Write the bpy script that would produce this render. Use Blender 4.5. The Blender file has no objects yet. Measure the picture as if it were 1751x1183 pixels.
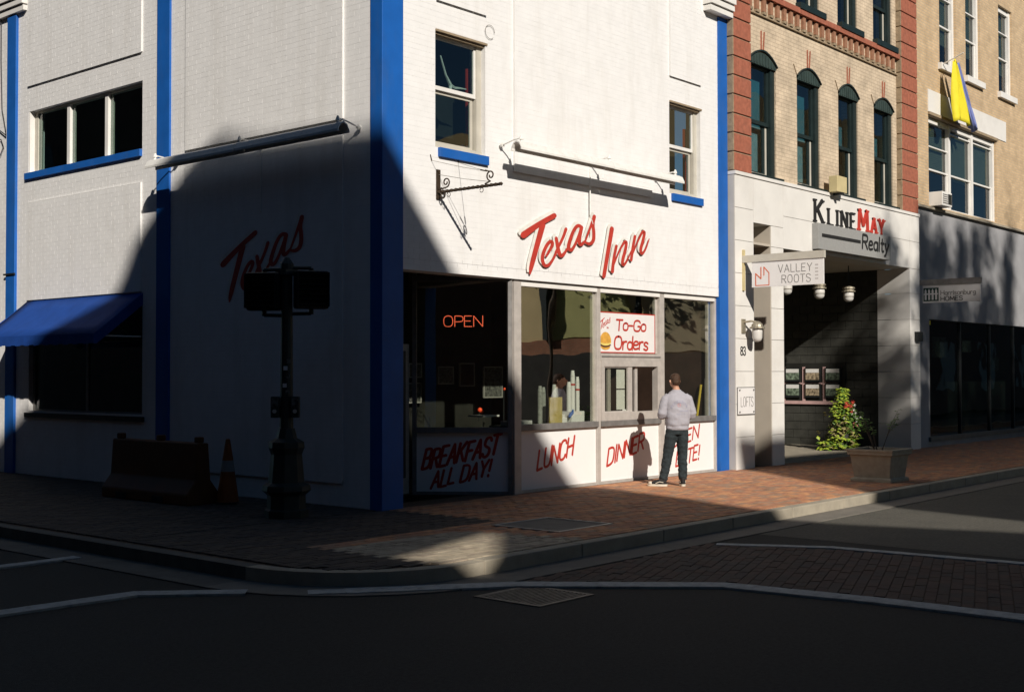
import bpy, math, random
from mathutils import Vector, Matrix
from mathutils.bvhtree import BVHTree
random.seed(7)
R = math.radians
scn = bpy.context.scene

# ---------------------------------------------------------------- camera
cam_d = bpy.data.cameras.new('camera')
cam = bpy.data.objects.new('camera', cam_d)
scn.collection.objects.link(cam)
cam_d.sensor_width = 36.0
cam_d.lens = 43.47
cam_d.clip_end = 400
yaw, pitch, roll = 0.71193, 0.022666, -0.0017257
fw = Vector((math.cos(pitch)*math.cos(yaw), math.cos(pitch)*math.sin(yaw), math.sin(pitch)))
rt = Vector((math.sin(yaw), -math.cos(yaw), 0)); up = rt.cross(fw)
r2 = rt*math.cos(roll)+up*math.sin(roll); u2 = r2.cross(fw)
cam.matrix_world = Matrix(((r2.x, u2.x, -fw.x, -10.945), (r2.y, u2.y, -fw.y, -11.77), (r2.z, u2.z, -fw.z, 1.76), (0, 0, 0, 1)))
scn.camera = cam
CAM = Vector((-10.945, -11.77, 1.76))

# ---------------------------------------------------------------- sky, sun, exposure
SUN = Vector((-.58, -1.0, .62)).normalized()
elev = math.asin(SUN.z)
world = bpy.data.worlds.new('World'); scn.world = world; world.use_nodes = True
wn = world.node_tree; bg = wn.nodes['Background']
sky = wn.nodes.new('ShaderNodeTexSky'); sky.sky_type = 'NISHITA'; sky.sun_disc = False
sky.sun_elevation = elev; sky.sun_rotation = math.atan2(SUN.x, SUN.y)
sky.air_density = 0.60; sky.dust_density = 0.0; sky.ozone_density = 2.0; sky.altitude = 400
tint = wn.nodes.new('ShaderNodeVectorMath'); tint.operation = 'MULTIPLY'; tint.inputs[1].default_value = (.78, 1.03, 1.02)
wn.links.new(sky.outputs[0], tint.inputs[0]); wn.links.new(tint.outputs[0], bg.inputs[0]); bg.inputs[1].default_value = 0.05
sd = bpy.data.lights.new('sun', 'SUN'); sd.energy = 5.0; sd.angle = R(0.6); sd.color = (1.0, .93, .84)
sun = bpy.data.objects.new('sun', sd); scn.collection.objects.link(sun)
sun.rotation_euler = SUN.to_track_quat('Z', 'Y').to_euler()
scn.view_settings.view_transform = 'Standard'; scn.view_settings.look = 'None'
scn.view_settings.exposure = 0.0; scn.view_settings.gamma = 1.0
scn.view_settings.use_curve_mapping = False

# ---------------------------------------------------------------- helpers
WO = {}
LINK = scn.collection.objects.link
def tagp(o, label=None, cat=None, group=None, kind=None):
    if label: o['label'] = label
    if cat: o['category'] = cat
    if group: o['group'] = group
    if kind: o['kind'] = kind
    return o
def thing(name, loc, label, cat, group=None):
    o = bpy.data.objects.new(name, None); LINK(o); o.empty_display_size = .2
    o.location = loc; WO[o] = Vector(loc)
    return tagp(o, label, cat, group)
class MB:
    def __init__(s): s.v = []; s.f = []; s.m = []
    def add(s, vs, fs, m=0):
        b = len(s.v); s.v += [tuple(v) for v in vs]
        for f in fs: s.f.append([b+i for i in f]); s.m.append(m)
    def box(s, x0, x1, y0, y1, z0, z1, m=0):
        if x0 > x1: x0, x1 = x1, x0
        if y0 > y1: y0, y1 = y1, y0
        s.add([(x0,y0,z0),(x1,y0,z0),(x1,y1,z0),(x0,y1,z0),(x0,y0,z1),(x1,y0,z1),(x1,y1,z1),(x0,y1,z1)],
              [(0,3,2,1),(4,5,6,7),(0,1,5,4),(1,2,6,5),(2,3,7,6),(3,0,4,7)], m); return s
    def obox(s, c, a, b, d, m=0):          # centre, three half axis vectors
        c, a, b, d = Vector(c), Vector(a), Vector(b), Vector(d)
        vs = [c+a*i+b*j+d*k for k in (-1,1) for i, j in ((-1,-1),(1,-1),(1,1),(-1,1))]
        s.add(vs, [(0,3,2,1),(4,5,6,7),(0,1,5,4),(1,2,6,5),(2,3,7,6),(3,0,4,7)], m); return s
    def quad(s, a, b, c, d, m=0): s.add([a,b,c,d], [(0,1,2,3)], m); return s
    def tube(s, pts, r, n=8, m=0, cap=True, sq=1.0):
        pts = [Vector(p) for p in pts]
        rs = r if isinstance(r, (list, tuple)) else [r]*len(pts)
        b = len(s.v); up0 = None
        for i, p in enumerate(pts):
            t = (pts[min(i+1, len(pts)-1)]-pts[max(i-1, 0)]).normalized()
            if up0 is None:
                up0 = Vector((0,0,1)) if abs(t.z) < .9 else Vector((1,0,0))
            a = t.cross(up0)
            if a.length < 1e-4: a = t.cross(Vector((0,1,0)))
            a.normalize(); c = a.cross(t).normalized(); up0 = c
            for k in range(n):
                an = 2*math.pi*k/n
                s.v.append(tuple(p+a*math.cos(an)*rs[i]+c*math.sin(an)*rs[i]*sq))
        for i in range(len(pts)-1):
            for k in range(n):
                s.f.append([b+i*n+k, b+i*n+(k+1) % n, b+(i+1)*n+(k+1) % n, b+(i+1)*n+k]); s.m.append(m)
        if cap:
            s.f.append([b+k for k in range(n)][::-1]); s.m.append(m)
            e = b+(len(pts)-1)*n; s.f.append([e+k for k in range(n)]); s.m.append(m)
        return s
    def loft(s, rings, n=16, m=0, X=Vector((1,0,0)), Y=Vector((0,1,0)), O=Vector((0,0,0)), pw=2.0):
        # rings of (cx, cy, z, rx, ry)
        b = len(s.v)
        for (cx, cy, z, rx, ry) in rings:
            for k in range(n):
                an = 2*math.pi*k/n; c_, s_ = math.cos(an), math.sin(an)
                ex = math.copysign(abs(c_)**(2/pw), c_); ey = math.copysign(abs(s_)**(2/pw), s_)
                s.v.append(tuple(O+X*(cx+rx*ex)+Y*(cy+ry*ey)+Vector((0,0,z))))
        for i in range(len(rings)-1):
            for k in range(n):
                s.f.append([b+i*n+k, b+i*n+(k+1) % n, b+(i+1)*n+(k+1) % n, b+(i+1)*n+k]); s.m.append(m)
        s.f.append([b+k for k in range(n)][::-1]); s.m.append(m)
        e = b+(len(rings)-1)*n; s.f.append([e+k for k in range(n)]); s.m.append(m)
        return s
    def prism(s, poly, a, u, v, d, m=0):   # poly 2D in (u,v) from a, extruded by vector d
        a, u, v, d = Vector(a), Vector(u), Vector(v), Vector(d); n = len(poly)
        vs = [a+u*p[0]+v*p[1] for p in poly]; vs += [q+d for q in vs]
        fs = [list(range(n)), list(range(2*n-1, n-1, -1))]+[[i, (i+1) % n+0, (i+1) % n+n, i+n][::-1] for i in range(n)]
        s.add(vs, fs, m); return s
def add(name, mb, mats, parent=None, origin=None, smooth=False, bevel=0):
    if not isinstance(mats, (list, tuple)): mats = [mats]
    if origin is None:
        xs = [v[0] for v in mb.v]; ys = [v[1] for v in mb.v]; zs = [v[2] for v in mb.v]
        origin = ((min(xs)+max(xs))/2, (min(ys)+max(ys))/2, min(zs))
    O = Vector(origin)
    me = bpy.data.meshes.new(name)
    me.from_pydata([(v[0]-O.x, v[1]-O.y, v[2]-O.z) for v in mb.v], [], mb.f)
    for m in mats: me.materials.append(m)
    if len(mats) > 1: me.polygons.foreach_set('material_index', mb.m)
    if smooth: me.polygons.foreach_set('use_smooth', [True]*len(mb.f))
    me.update()
    o = bpy.data.objects.new(name, me); LINK(o)
    WO[o] = O
    if parent: o.parent = parent; o.location = O-WO[parent]
    else: o.location = O
    if bevel:
        b = o.modifiers.new('bevel', 'BEVEL'); b.width = bevel; b.segments = 2; b.limit_method = 'ANGLE'
    return o
def put(name, me, loc, parent, rot=None):
    o = bpy.data.objects.new(name, me); LINK(o); L = Vector(loc); WO[o] = L
    o.parent = parent; o.location = L-WO[parent]
    if rot: o.rotation_euler = rot
    return o
def structure(name, mb, mats, origin=None):
    return tagp(add(name, mb, mats, None, origin), kind='structure')
def box(name, m, parent, *b, bevel=0):
    return add(name, MB().box(*b), m, parent, bevel=bevel)
def fixn(o):
    import bmesh
    bm = bmesh.new(); bm.from_mesh(o.data); bmesh.ops.recalc_face_normals(bm, faces=bm.faces); bm.to_mesh(o.data); bm.free(); return o

# ---------------------------------------------------------------- materials
def mat(name, col, rough=.7, var=.15, vs=6.0, bump=.1, bs=60.0, metal=0, spec=.3, dirt=None, dirts=1.2, dirta=.0, dvec=(1,1,1)):
    m = bpy.data.materials.new(name); m.use_nodes = True; nt = m.node_tree; N = nt.nodes; L = nt.links
    p = N['Principled BSDF']; p.inputs['Roughness'].default_value = rough; p.inputs['Metallic'].default_value = metal
    p.inputs['Specular IOR Level'].default_value = spec
    g = N.new('ShaderNodeNewGeometry')
    n1 = N.new('ShaderNodeTexNoise'); n1.inputs['Scale'].default_value = vs; n1.inputs['Detail'].default_value = 6
    L.new(g.outputs['Position'], n1.inputs['Vector'])
    r = N.new('ShaderNodeValToRGB'); r.color_ramp.elements[0].position = .3; r.color_ramp.elements[1].position = .7
    a = [max(0, c*(1-var)) for c in col]; b = [min(1, c*(1+var)) for c in col]
    r.color_ramp.elements[0].color = (*a, 1); r.color_ramp.elements[1].color = (*b, 1)
    L.new(n1.outputs['Fac'], r.inputs[0]); out = r.outputs[0]
    if dirt:
        n3 = N.new('ShaderNodeTexNoise'); n3.inputs['Scale'].default_value = dirts; n3.inputs['Detail'].default_value = 9; n3.inputs['Roughness'].default_value = .7
        mp = N.new('ShaderNodeVectorMath'); mp.operation = 'MULTIPLY'; mp.inputs[1].default_value = dvec
        L.new(g.outputs['Position'], mp.inputs[0]); L.new(mp.outputs[0], n3.inputs['Vector'])
        r3 = N.new('ShaderNodeValToRGB'); r3.color_ramp.elements[0].position = .5; r3.color_ramp.elements[1].position = .75
        r3.color_ramp.elements[0].color = (0,0,0,1); r3.color_ramp.elements[1].color = (dirta,)*3+(1,)
        L.new(n3.outputs['Fac'], r3.inputs[0])
        mx = N.new('ShaderNodeMix'); mx.data_type = 'RGBA'; L.new(r3.outputs[0], mx.inputs['Factor'])
        L.new(out, mx.inputs['A']); mx.inputs['B'].default_value = (*dirt, 1); out = mx.outputs['Result']
    L.new(out, p.inputs['Base Color'])
    if bump:
        n2 = N.new('ShaderNodeTexNoise'); n2.inputs['Scale'].default_value = bs; n2.inputs['Detail'].default_value = 4
        L.new(g.outputs['Position'], n2.inputs['Vector'])
        bp = N.new('ShaderNodeBump'); bp.inputs['Strength'].default_value = bump; bp.inputs['Distance'].default_value = .01
        L.new(n2.outputs['Fac'], bp.inputs['Height']); L.new(bp.outputs[0], p.inputs['Normal'])
    return m
def bricktex(name, c1, c2, mortar, bw=.21, rh=.075, ms=.008, bump=.4, plane='xz', var=.25):
    m = bpy.data.materials.new(name); m.use_nodes = True; nt = m.node_tree; N = nt.nodes; L = nt.links
    p = N['Principled BSDF']; p.inputs['Roughness'].default_value = .85; p.inputs['Specular IOR Level'].default_value = .2
    g = N.new('ShaderNodeNewGeometry'); sp = N.new('ShaderNodeSeparateXYZ'); cb = N.new('ShaderNodeCombineXYZ')
    L.new(g.outputs['Position'], sp.inputs[0])
    ad = N.new('ShaderNodeMath'); ad.operation = 'ADD'; L.new(sp.outputs['X'], ad.inputs[0]); L.new(sp.outputs['Y'], ad.inputs[1])
    L.new(ad.outputs[0], cb.inputs[0]); L.new(sp.outputs['Z'], cb.inputs[1])
    b = N.new('ShaderNodeTexBrick'); L.new(cb.outputs[0], b.inputs['Vector'])
    b.inputs['Scale'].default_value = 1; b.inputs['Brick Width'].default_value = bw; b.inputs['Row Height'].default_value = rh
    b.inputs['Mortar Size'].default_value = ms; b.inputs['Mortar Smooth'].default_value = .3
    b.inputs['Color1'].default_value = (*c1, 1); b.inputs['Color2'].default_value = (*c2, 1); b.inputs['Mortar'].default_value = (*mortar, 1)
    n = N.new('ShaderNodeTexNoise'); n.inputs['Scale'].default_value = 2.3; n.inputs['Detail'].default_value = 9; n.inputs['Roughness'].default_value = .65
    L.new(g.outputs['Position'], n.inputs['Vector'])
    mr = N.new('ShaderNodeMapRange'); mr.inputs['To Min'].default_value = 1-var; mr.inputs['To Max'].default_value = 1+var
    mr.inputs['From Min'].default_value = .3; mr.inputs['From Max'].default_value = .7
    L.new(n.outputs['Fac'], mr.inputs['Value'])
    vm = N.new('ShaderNodeVectorMath'); vm.operation = 'SCALE'; L.new(b.outputs['Color'], vm.inputs[0]); L.new(mr.outputs[0], vm.inputs['Scale'])
    L.new(vm.outputs[0], p.inputs['Base Color'])
    bp = N.new('ShaderNodeBump'); bp.inputs['Strength'].default_value = bump; bp.inputs['Distance'].default_value = .01; bp.invert = True
    L.new(b.outputs['Fac'], bp.inputs['Height']); L.new(bp.outputs[0], p.inputs['Normal'])
    return m
def glass(name, tint=(.75,.8,.76), ior=1.9, rough=.01, wav=.0):
    m = bpy.data.materials.new(name); m.use_nodes = True; nt = m.node_tree; N = nt.nodes; L = nt.links
    N.remove(N['Principled BSDF']); out = N['Material Output']
    t = N.new('ShaderNodeBsdfTransparent'); t.inputs[0].default_value = (*tint, 1)
    g = N.new('ShaderNodeBsdfGlossy'); g.inputs['Roughness'].default_value = rough; g.inputs['Color'].default_value = (.95,.95,.95,1)
    f = N.new('ShaderNodeFresnel'); f.inputs['IOR'].default_value = ior
    if wav:
        ge = N.new('ShaderNodeNewGeometry'); n = N.new('ShaderNodeTexNoise'); n.inputs['Scale'].default_value = 1.3; n.inputs['Detail'].default_value = 1
        L.new(ge.outputs['Position'], n.inputs['Vector']); b = N.new('ShaderNodeBump'); b.inputs['Strength'].default_value = wav; b.inputs['Distance'].default_value = .05
        L.new(n.outputs['Fac'], b.inputs['Height']); L.new(b.outputs[0], g.inputs['Normal'])
    gb = N.new('ShaderNodeNewGeometry'); iv = N.new('ShaderNodeMath'); iv.operation = 'SUBTRACT'; iv.inputs[0].default_value = 1; L.new(gb.outputs['Backfacing'], iv.inputs[1])
    ml = N.new('ShaderNodeMath'); ml.operation = 'MULTIPLY'; L.new(f.outputs[0], ml.inputs[0]); L.new(iv.outputs[0], ml.inputs[1])
    mx = N.new('ShaderNodeMixShader'); L.new(ml.outputs[0], mx.inputs[0]); L.new(t.outputs[0], mx.inputs[1]); L.new(g.outputs[0], mx.inputs[2])
    L.new(mx.outputs[0], out.inputs[0]); return m
def emit(name, col, st):
    m = bpy.data.materials.new(name); m.use_nodes = True; nt = m.node_tree; p = nt.nodes['Principled BSDF']
    p.inputs['Base Color'].default_value = (*col, 1); p.inputs['Emission Color'].default_value = (*col, 1); p.inputs['Emission Strength'].default_value = st
    return m
M = {}
M['white'] = mat('white_paint', (.80,.79,.775), .6, .03, 3, .12, 90, dirt=(.60,.58,.54), dirts=.9, dirta=.35)
M['whiteb'] = mat('white_painted_brick', (.80,.79,.775), .62, .035, 5, .18, 70, dirt=(.58,.55,.50), dirts=2.2, dirta=.42, dvec=(1,1,.14))
M['mortar'] = mat('painted_mortar', (.72,.71,.69), .8, .05, 8, .2, 90)
M['trim'] = mat('white_trim', (.74,.72,.68), .5, .05, 4, .05, 60)
M['cream'] = mat('cream_frame', (.50,.47,.40), .5, .08, 4, .08, 60)
M['blue'] = mat('blue_paint', (.010,.105,.40), .5, .10, 3, .16, 70, dirt=(.06,.12,.26), dirts=2.5, dirta=.45, dvec=(1,1,.25))
M['canvas'] = mat('blue_awning_canvas', (.008,.055,.27), .8, .12, 5, .25, 200)
M['alu'] = mat('brushed_aluminium', (.50,.46,.42), .5, .10, 9, .06, 90, metal=.2, spec=.5)
M['aludk'] = mat('weathered_aluminium', (.22,.21,.20), .5, .15, 9, .08, 90, metal=.3)
M['panel'] = mat('white_panel_board', (.80,.79,.77), .45, .02, 2, .03, 40, dirt=(.6,.58,.55), dirts=2, dirta=.2)
M['red'] = mat('red_sign_paint', (.47,.045,.03), .55, .10, 8, .05, 60)
M['shadowp'] = mat('pale_grey_lettering', (.74,.72,.66), .7, .12, 9, .05, 60)
M['redpost'] = mat('red_post', (.62,.05,.03), .5, .08, 6, .05, 60)
M['black'] = mat('black_paint', (.015,.017,.018), .45, .2, 5, .08, 70)
M['iron'] = mat('rusty_iron', (.06,.04,.025), .6, .4, 25, .4, 120, metal=.4)
M['wire'] = mat('thin_wire', (.25,.23,.2), .5, .2, 20, 0)
M['galv'] = mat('white_enamel_metal', (.76,.75,.71), .4, .05, 8, .05, 80, dirt=(.45,.4,.32), dirts=6, dirta=.35)
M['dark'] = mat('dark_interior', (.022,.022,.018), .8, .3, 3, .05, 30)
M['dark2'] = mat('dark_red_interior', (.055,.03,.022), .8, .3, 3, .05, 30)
M['floor'] = mat('interior_floor', (.10,.08,.06), .6, .2, 5, .05, 30)
M['steel'] = mat('stainless_counter', (.35,.35,.34), .3, .1, 8, .03, 50, metal=.8)
M['counter'] = mat('grey_laminate_counter', (.20,.19,.16), .4, .1, 8, .03, 50)
M['cup'] = mat('white_paper_cup', (.80,.79,.77), .5, .03, 9, .02, 50)
M['ochre'] = mat('ochre_card', (.46,.36,.10), .6, .12, 9, .05, 60)
M['yellow'] = mat('yellow_broom', (.62,.45,.06), .5, .1, 9, .05, 60)
M['paper'] = mat('white_paper', (.74,.73,.70), .7, .05, 20, .02, 60)
M['glass'] = glass('shop_glass', (.96,.98,.94), 3.5, .008, .06)
M['glass2'] = glass('upstairs_glass', (.70,.78,.76), 1.8, .02, .15)
M['kbrick'] = bricktex('tan_painted_brick', (.58,.47,.34), (.54,.44,.32), (.46,.37,.27), .21, .075, .010, .45, var=.26)
M['tbrick'] = bricktex('tan_brick', (.58,.42,.25), (.49,.35,.21), (.46,.37,.26), .21, .07, .011, .5, var=.18)
M['quoin'] = mat('red_brick_quoin', (.34,.115,.07), .85, .18, 12, .4, 70, dirt=(.22,.1,.07), dirts=4, dirta=.4)
M['qmort'] = mat('quoin_mortar', (.38,.30,.20), .9, .15, 15, .3, 80)
M['quoins'] = mat('weathered_tan_brick', (.30,.23,.15), .9, .2, 12, .4, 70)
M['dent'] = mat('brown_brick_dentil', (.30,.15,.09), .85, .2, 12, .4, 70)
M['greenh'] = mat('faded_green_hood', (.035,.055,.050), .6, .2, 5, .1, 60)
M['shade1'] = mat('teal_roller_blind', (.035,.13,.17), .8, .1, 2, .05, 60)
M['shade2'] = mat('pale_teal_curtain', (.16,.25,.27), .8, .15, 5, .05, 60)
M['green'] = mat('dark_green_paint', (.013,.024,.024), .45, .2, 5, .1, 60)
M['stonew'] = mat('white_stone_panel', (.72,.70,.66), .6, .04, 2.5, .1, 70, dirt=(.52,.49,.44), dirts=1.6, dirta=.35)
M['stonej'] = mat('stone_joint', (.48,.46,.42), .9, .05, 5, .1, 70)
M['beige'] = mat('beige_stucco', (.46,.41,.34), .8, .05, 3, .15, 90)
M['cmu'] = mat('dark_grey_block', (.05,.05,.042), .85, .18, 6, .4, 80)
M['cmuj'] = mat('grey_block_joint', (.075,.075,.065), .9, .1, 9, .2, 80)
M['stucco'] = mat('grey_stucco', (.31,.31,.32), .9, .12, 1.5, .35, 60)
M['signg'] = mat('grey_sign_panel', (.30,.30,.29), .6, .06, 20, .1, 90)
M['signw'] = mat('white_sign_board', (.74,.72,.70), .5, .03, 4, .03, 60)
M['conc'] = mat('concrete', (.35,.31,.24), .9, .12, 4, .35, 60, dirt=(.2,.18,.15), dirts=2.5, dirta=.6)
M['concd'] = mat('gutter_concrete', (.18,.165,.14), .9, .15, 5, .35, 60, dirt=(.12,.11,.1), dirts=2.5, dirta=.6)
M['asph'] = mat('asphalt', (.023,.024,.022), .9, .3, 30, .6, 130, dirt=(.03,.03,.03), dirts=1.2, dirta=.6)
M['line'] = mat('worn_white_line_paint', (.42,.43,.41), .8, .15, 10, .3, 120, dirt=(.12,.12,.12), dirts=9, dirta=.75)
PAV = [mat('paver_red', (.47,.22,.12), .85, .18, 14, .35, 90, dirt=(.16,.09,.06), dirts=1.5, dirta=.6),
       mat('paver_brown', (.40,.20,.12), .85, .18, 14, .35, 90, dirt=(.14,.08,.06), dirts=1.5, dirta=.6),
       mat('paver_orange', (.54,.27,.135), .85, .18, 14, .35, 90, dirt=(.17,.1,.06), dirts=1.5, dirta=.6),
       mat('paver_dull', (.37,.23,.15), .85, .18, 14, .35, 90, dirt=(.12,.08,.06), dirts=1.5, dirta=.6)]
M['sand'] = mat('joint_sand', (.13,.085,.055), .95, .2, 20, .3, 90)
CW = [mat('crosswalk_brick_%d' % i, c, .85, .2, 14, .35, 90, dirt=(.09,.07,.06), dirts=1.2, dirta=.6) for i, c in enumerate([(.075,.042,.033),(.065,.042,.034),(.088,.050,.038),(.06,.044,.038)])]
M['orange'] = mat('orange_plastic', (.26,.065,.012), .5, .1, 5, .05, 60)
M['oldor'] = mat('faded_orange_plastic', (.12,.04,.01), .6, .15, 4, .1, 60)
M['refl'] = mat('pale_reflective_band', (.25,.25,.24), .5, .05, 9, .02, 60)
M['pole'] = mat('dark_green_cast_iron', (.030,.035,.030), .45, .2, 9, .15, 80)
M['leaf1'] = mat('bright_leaf', (.30,.38,.04), .55, .25, 9, 0, spec=.4)
M['leaf2'] = mat('mid_leaf', (.10,.19,.03), .55, .25, 9, 0, spec=.4)
M['leaf3'] = mat('dry_leaf', (.26,.22,.09), .7, .25, 9, 0)
M['petalr'] = mat('red_petal', (.5,.06,.04), .6, .2, 20, 0)
M['petalw'] = mat('white_petal', (.75,.73,.68), .6, .05, 20, 0)
M['petalp'] = mat('pink_petal', (.55,.22,.18), .6, .1, 20, 0)
M['bark'] = mat('bark', (.09,.07,.05), .9, .3, 20, .6, 60)
M['soil'] = mat('soil', (.04,.03,.02), .95, .3, 30, .5, 60)
M['plst'] = mat('planter_cast_stone', (.36,.33,.26), .85, .12, 10, .3, 80)
M['skin'] = mat('skin', (.50,.27,.18), .55, .06, 20, .03, 120)
M['hair'] = mat('dark_brown_hair', (.055,.028,.015), .6, .4, 60, .6, 160)
M['sweat'] = mat('light_grey_sweatshirt', (.36,.35,.385), .9, .05, 14, .25, 140)
M['rib'] = mat('sweatshirt_ribbing', (.32,.31,.34), .9, .05, 14, .3, 200)
M['print'] = mat('faded_blue_print', (.30,.30,.40), .9, .1, 20, 0)
M['print2'] = mat('faded_pink_print', (.60,.32,.34), .9, .1, 20, 0)
M['jean'] = mat('dark_grey_jeans', (.022,.030,.033), .9, .3, 22, .4, 120)
M['shoe'] = mat('black_canvas_shoe', (.02,.02,.02), .8, .2, 20, .1, 90)
M['sole'] = mat('off_white_sole', (.62,.58,.48), .6, .05, 20, .05, 90)
M['flagy'] = mat('flag_yellow', (.72,.62,.03), .7, .06, 6, .1, 90)
M['flagb'] = mat('flag_blue', (.20,.24,.50), .7, .06, 6, .1, 90)
M['woody'] = mat('yellowed_box', (.55,.46,.25), .6, .08, 6, .1, 60)
M['blind'] = mat('pale_blind', (.34,.33,.30), .8, .06, 3, .05, 60)
M['frost'] = mat('frosted_jar_glass', (.62,.60,.56), .35, .04, 9, .02, 60)
M['brass'] = mat('weathered_lamp_metal', (.38,.34,.26), .45, .2, 20, .1, 90, metal=.6)
M['neon'] = emit('orange_red_neon', (1.0,.14,.06), .24)
M['glow'] = emit('small_red_lamp', (1.0,.10,.03), .3)
M['logo'] = mat('orange_logo_paint', (.62,.14,.06), .6, .05, 9, 0)
M['txt'] = mat('grey_lettering', (.22,.21,.20), .6, .05, 9, 0)
M['txtb'] = mat('black_lettering', (.02,.02,.02), .6, .05, 9, 0)
M['txtl'] = mat('pale_lettering', (.5,.47,.45), .6, .05, 9, 0)
M['pinkbd'] = mat('pink_display_rail', (.55,.36,.34), .6, .1, 9, .05, 60)
M['phot1'] = mat('printed_photo_of_house', (.30,.24,.16), .4, .95, 18, 0)
M['phot2'] = mat('printed_photo_of_garden', (.14,.18,.13), .4, .95, 15, 0)
M['bun'] = mat('burger_bun_print', (.62,.33,.06), .6, .2, 12, 0)
M['cheese'] = mat('burger_cheese_print', (.72,.58,.16), .6, .1, 12, 0)
M['patty'] = mat('burger_patty_print', (.10,.04,.02), .6, .1, 12, 0)
M['poster'] = mat('dim_poster', (.10,.10,.09), .7, .8, 22, 0)
M['reflt'] = mat('tan_plaster', (.66,.53,.28), .85, .08, 1.5, .1, 40)
M['reflbr'] = mat('olive_brown_plaster', (.34,.30,.19), .85, .12, .6, .1, 30)
M['reflo'] = mat('olive_plaster', (.48,.48,.20), .85, .08, 1.5, .1, 40)
M['reflb'] = bricktex('orange_brick', (.36,.16,.09), (.30,.14,.08), (.3,.2,.14))
M['cbrick'] = bricktex('dark_red_brick', (.16,.07,.05), (.12,.06,.045), (.15,.12,.1))

# ---------------------------------------------------------------- lettering
def chaikin(p, n=2):
    for _ in range(n):
        q = [p[0]]
        for a, b in zip(p[:-1], p[1:]):
            q.append((a[0]*.75+b[0]*.25, a[1]*.75+b[1]*.25)); q.append((a[0]*.25+b[0]*.75, a[1]*.25+b[1]*.75))
        q.append(p[-1]); p = q
    return p
def ribbon(mb, pts, ws, place, depth, round_=True, lift=0, m=0):
    n = len(pts); L_, R_ = [], []
    for i, p in enumerate(pts):
        a, b = pts[max(i-1, 0)], pts[min(i+1, n-1)]
        dx, dy = b[0]-a[0], b[1]-a[1]; l = math.hypot(dx, dy) or 1; nx, ny = -dy/l, dx/l
        w = ws[i]/2; L_.append((p[0]+nx*w, p[1]+ny*w)); R_.append((p[0]-nx*w, p[1]-ny*w))
    poly = L_+R_[::-1]; b0 = len(mb.v)
    for d in (depth+lift, 0.0005):
        for q in L_: mb.v.append(tuple(place(q[0], q[1], d)))
        for q in R_: mb.v.append(tuple(place(q[0], q[1], d)))
    for i in range(n-1):
        mb.f.append([b0+i, b0+i+1, b0+n+i+1, b0+n+i]); mb.m.append(m)
        mb.f.append([b0+2*n+i, b0+2*n+i+1, b0+i+1, b0+i]); mb.m.append(m)
        mb.f.append([b0+n+i, b0+n+i+1, b0+3*n+i+1, b0+3*n+i]); mb.m.append(m)
    for (i, o) in ((0, 0), (n-1, 0)):
        mb.f.append([b0+i, b0+n+i, b0+3*n+i, b0+2*n+i]); mb.m.append(m)
    if round_:
        for i in (0, n-1):
            k = 8; c = b0; base = len(mb.v); r = ws[i]/2*.98
            mb.v.append(tuple(place(pts[i][0], pts[i][1], depth+lift+.0003)))
            for j in range(k):
                mb.v.append(tuple(place(pts[i][0]+r*math.cos(2*math.pi*j/k), pts[i][1]+r*math.sin(2*math.pi*j/k), depth+lift+.0003)))
            for j in range(k): mb.f.append([base, base+1+j, base+1+(j+1) % k]); mb.m.append(m)
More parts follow.
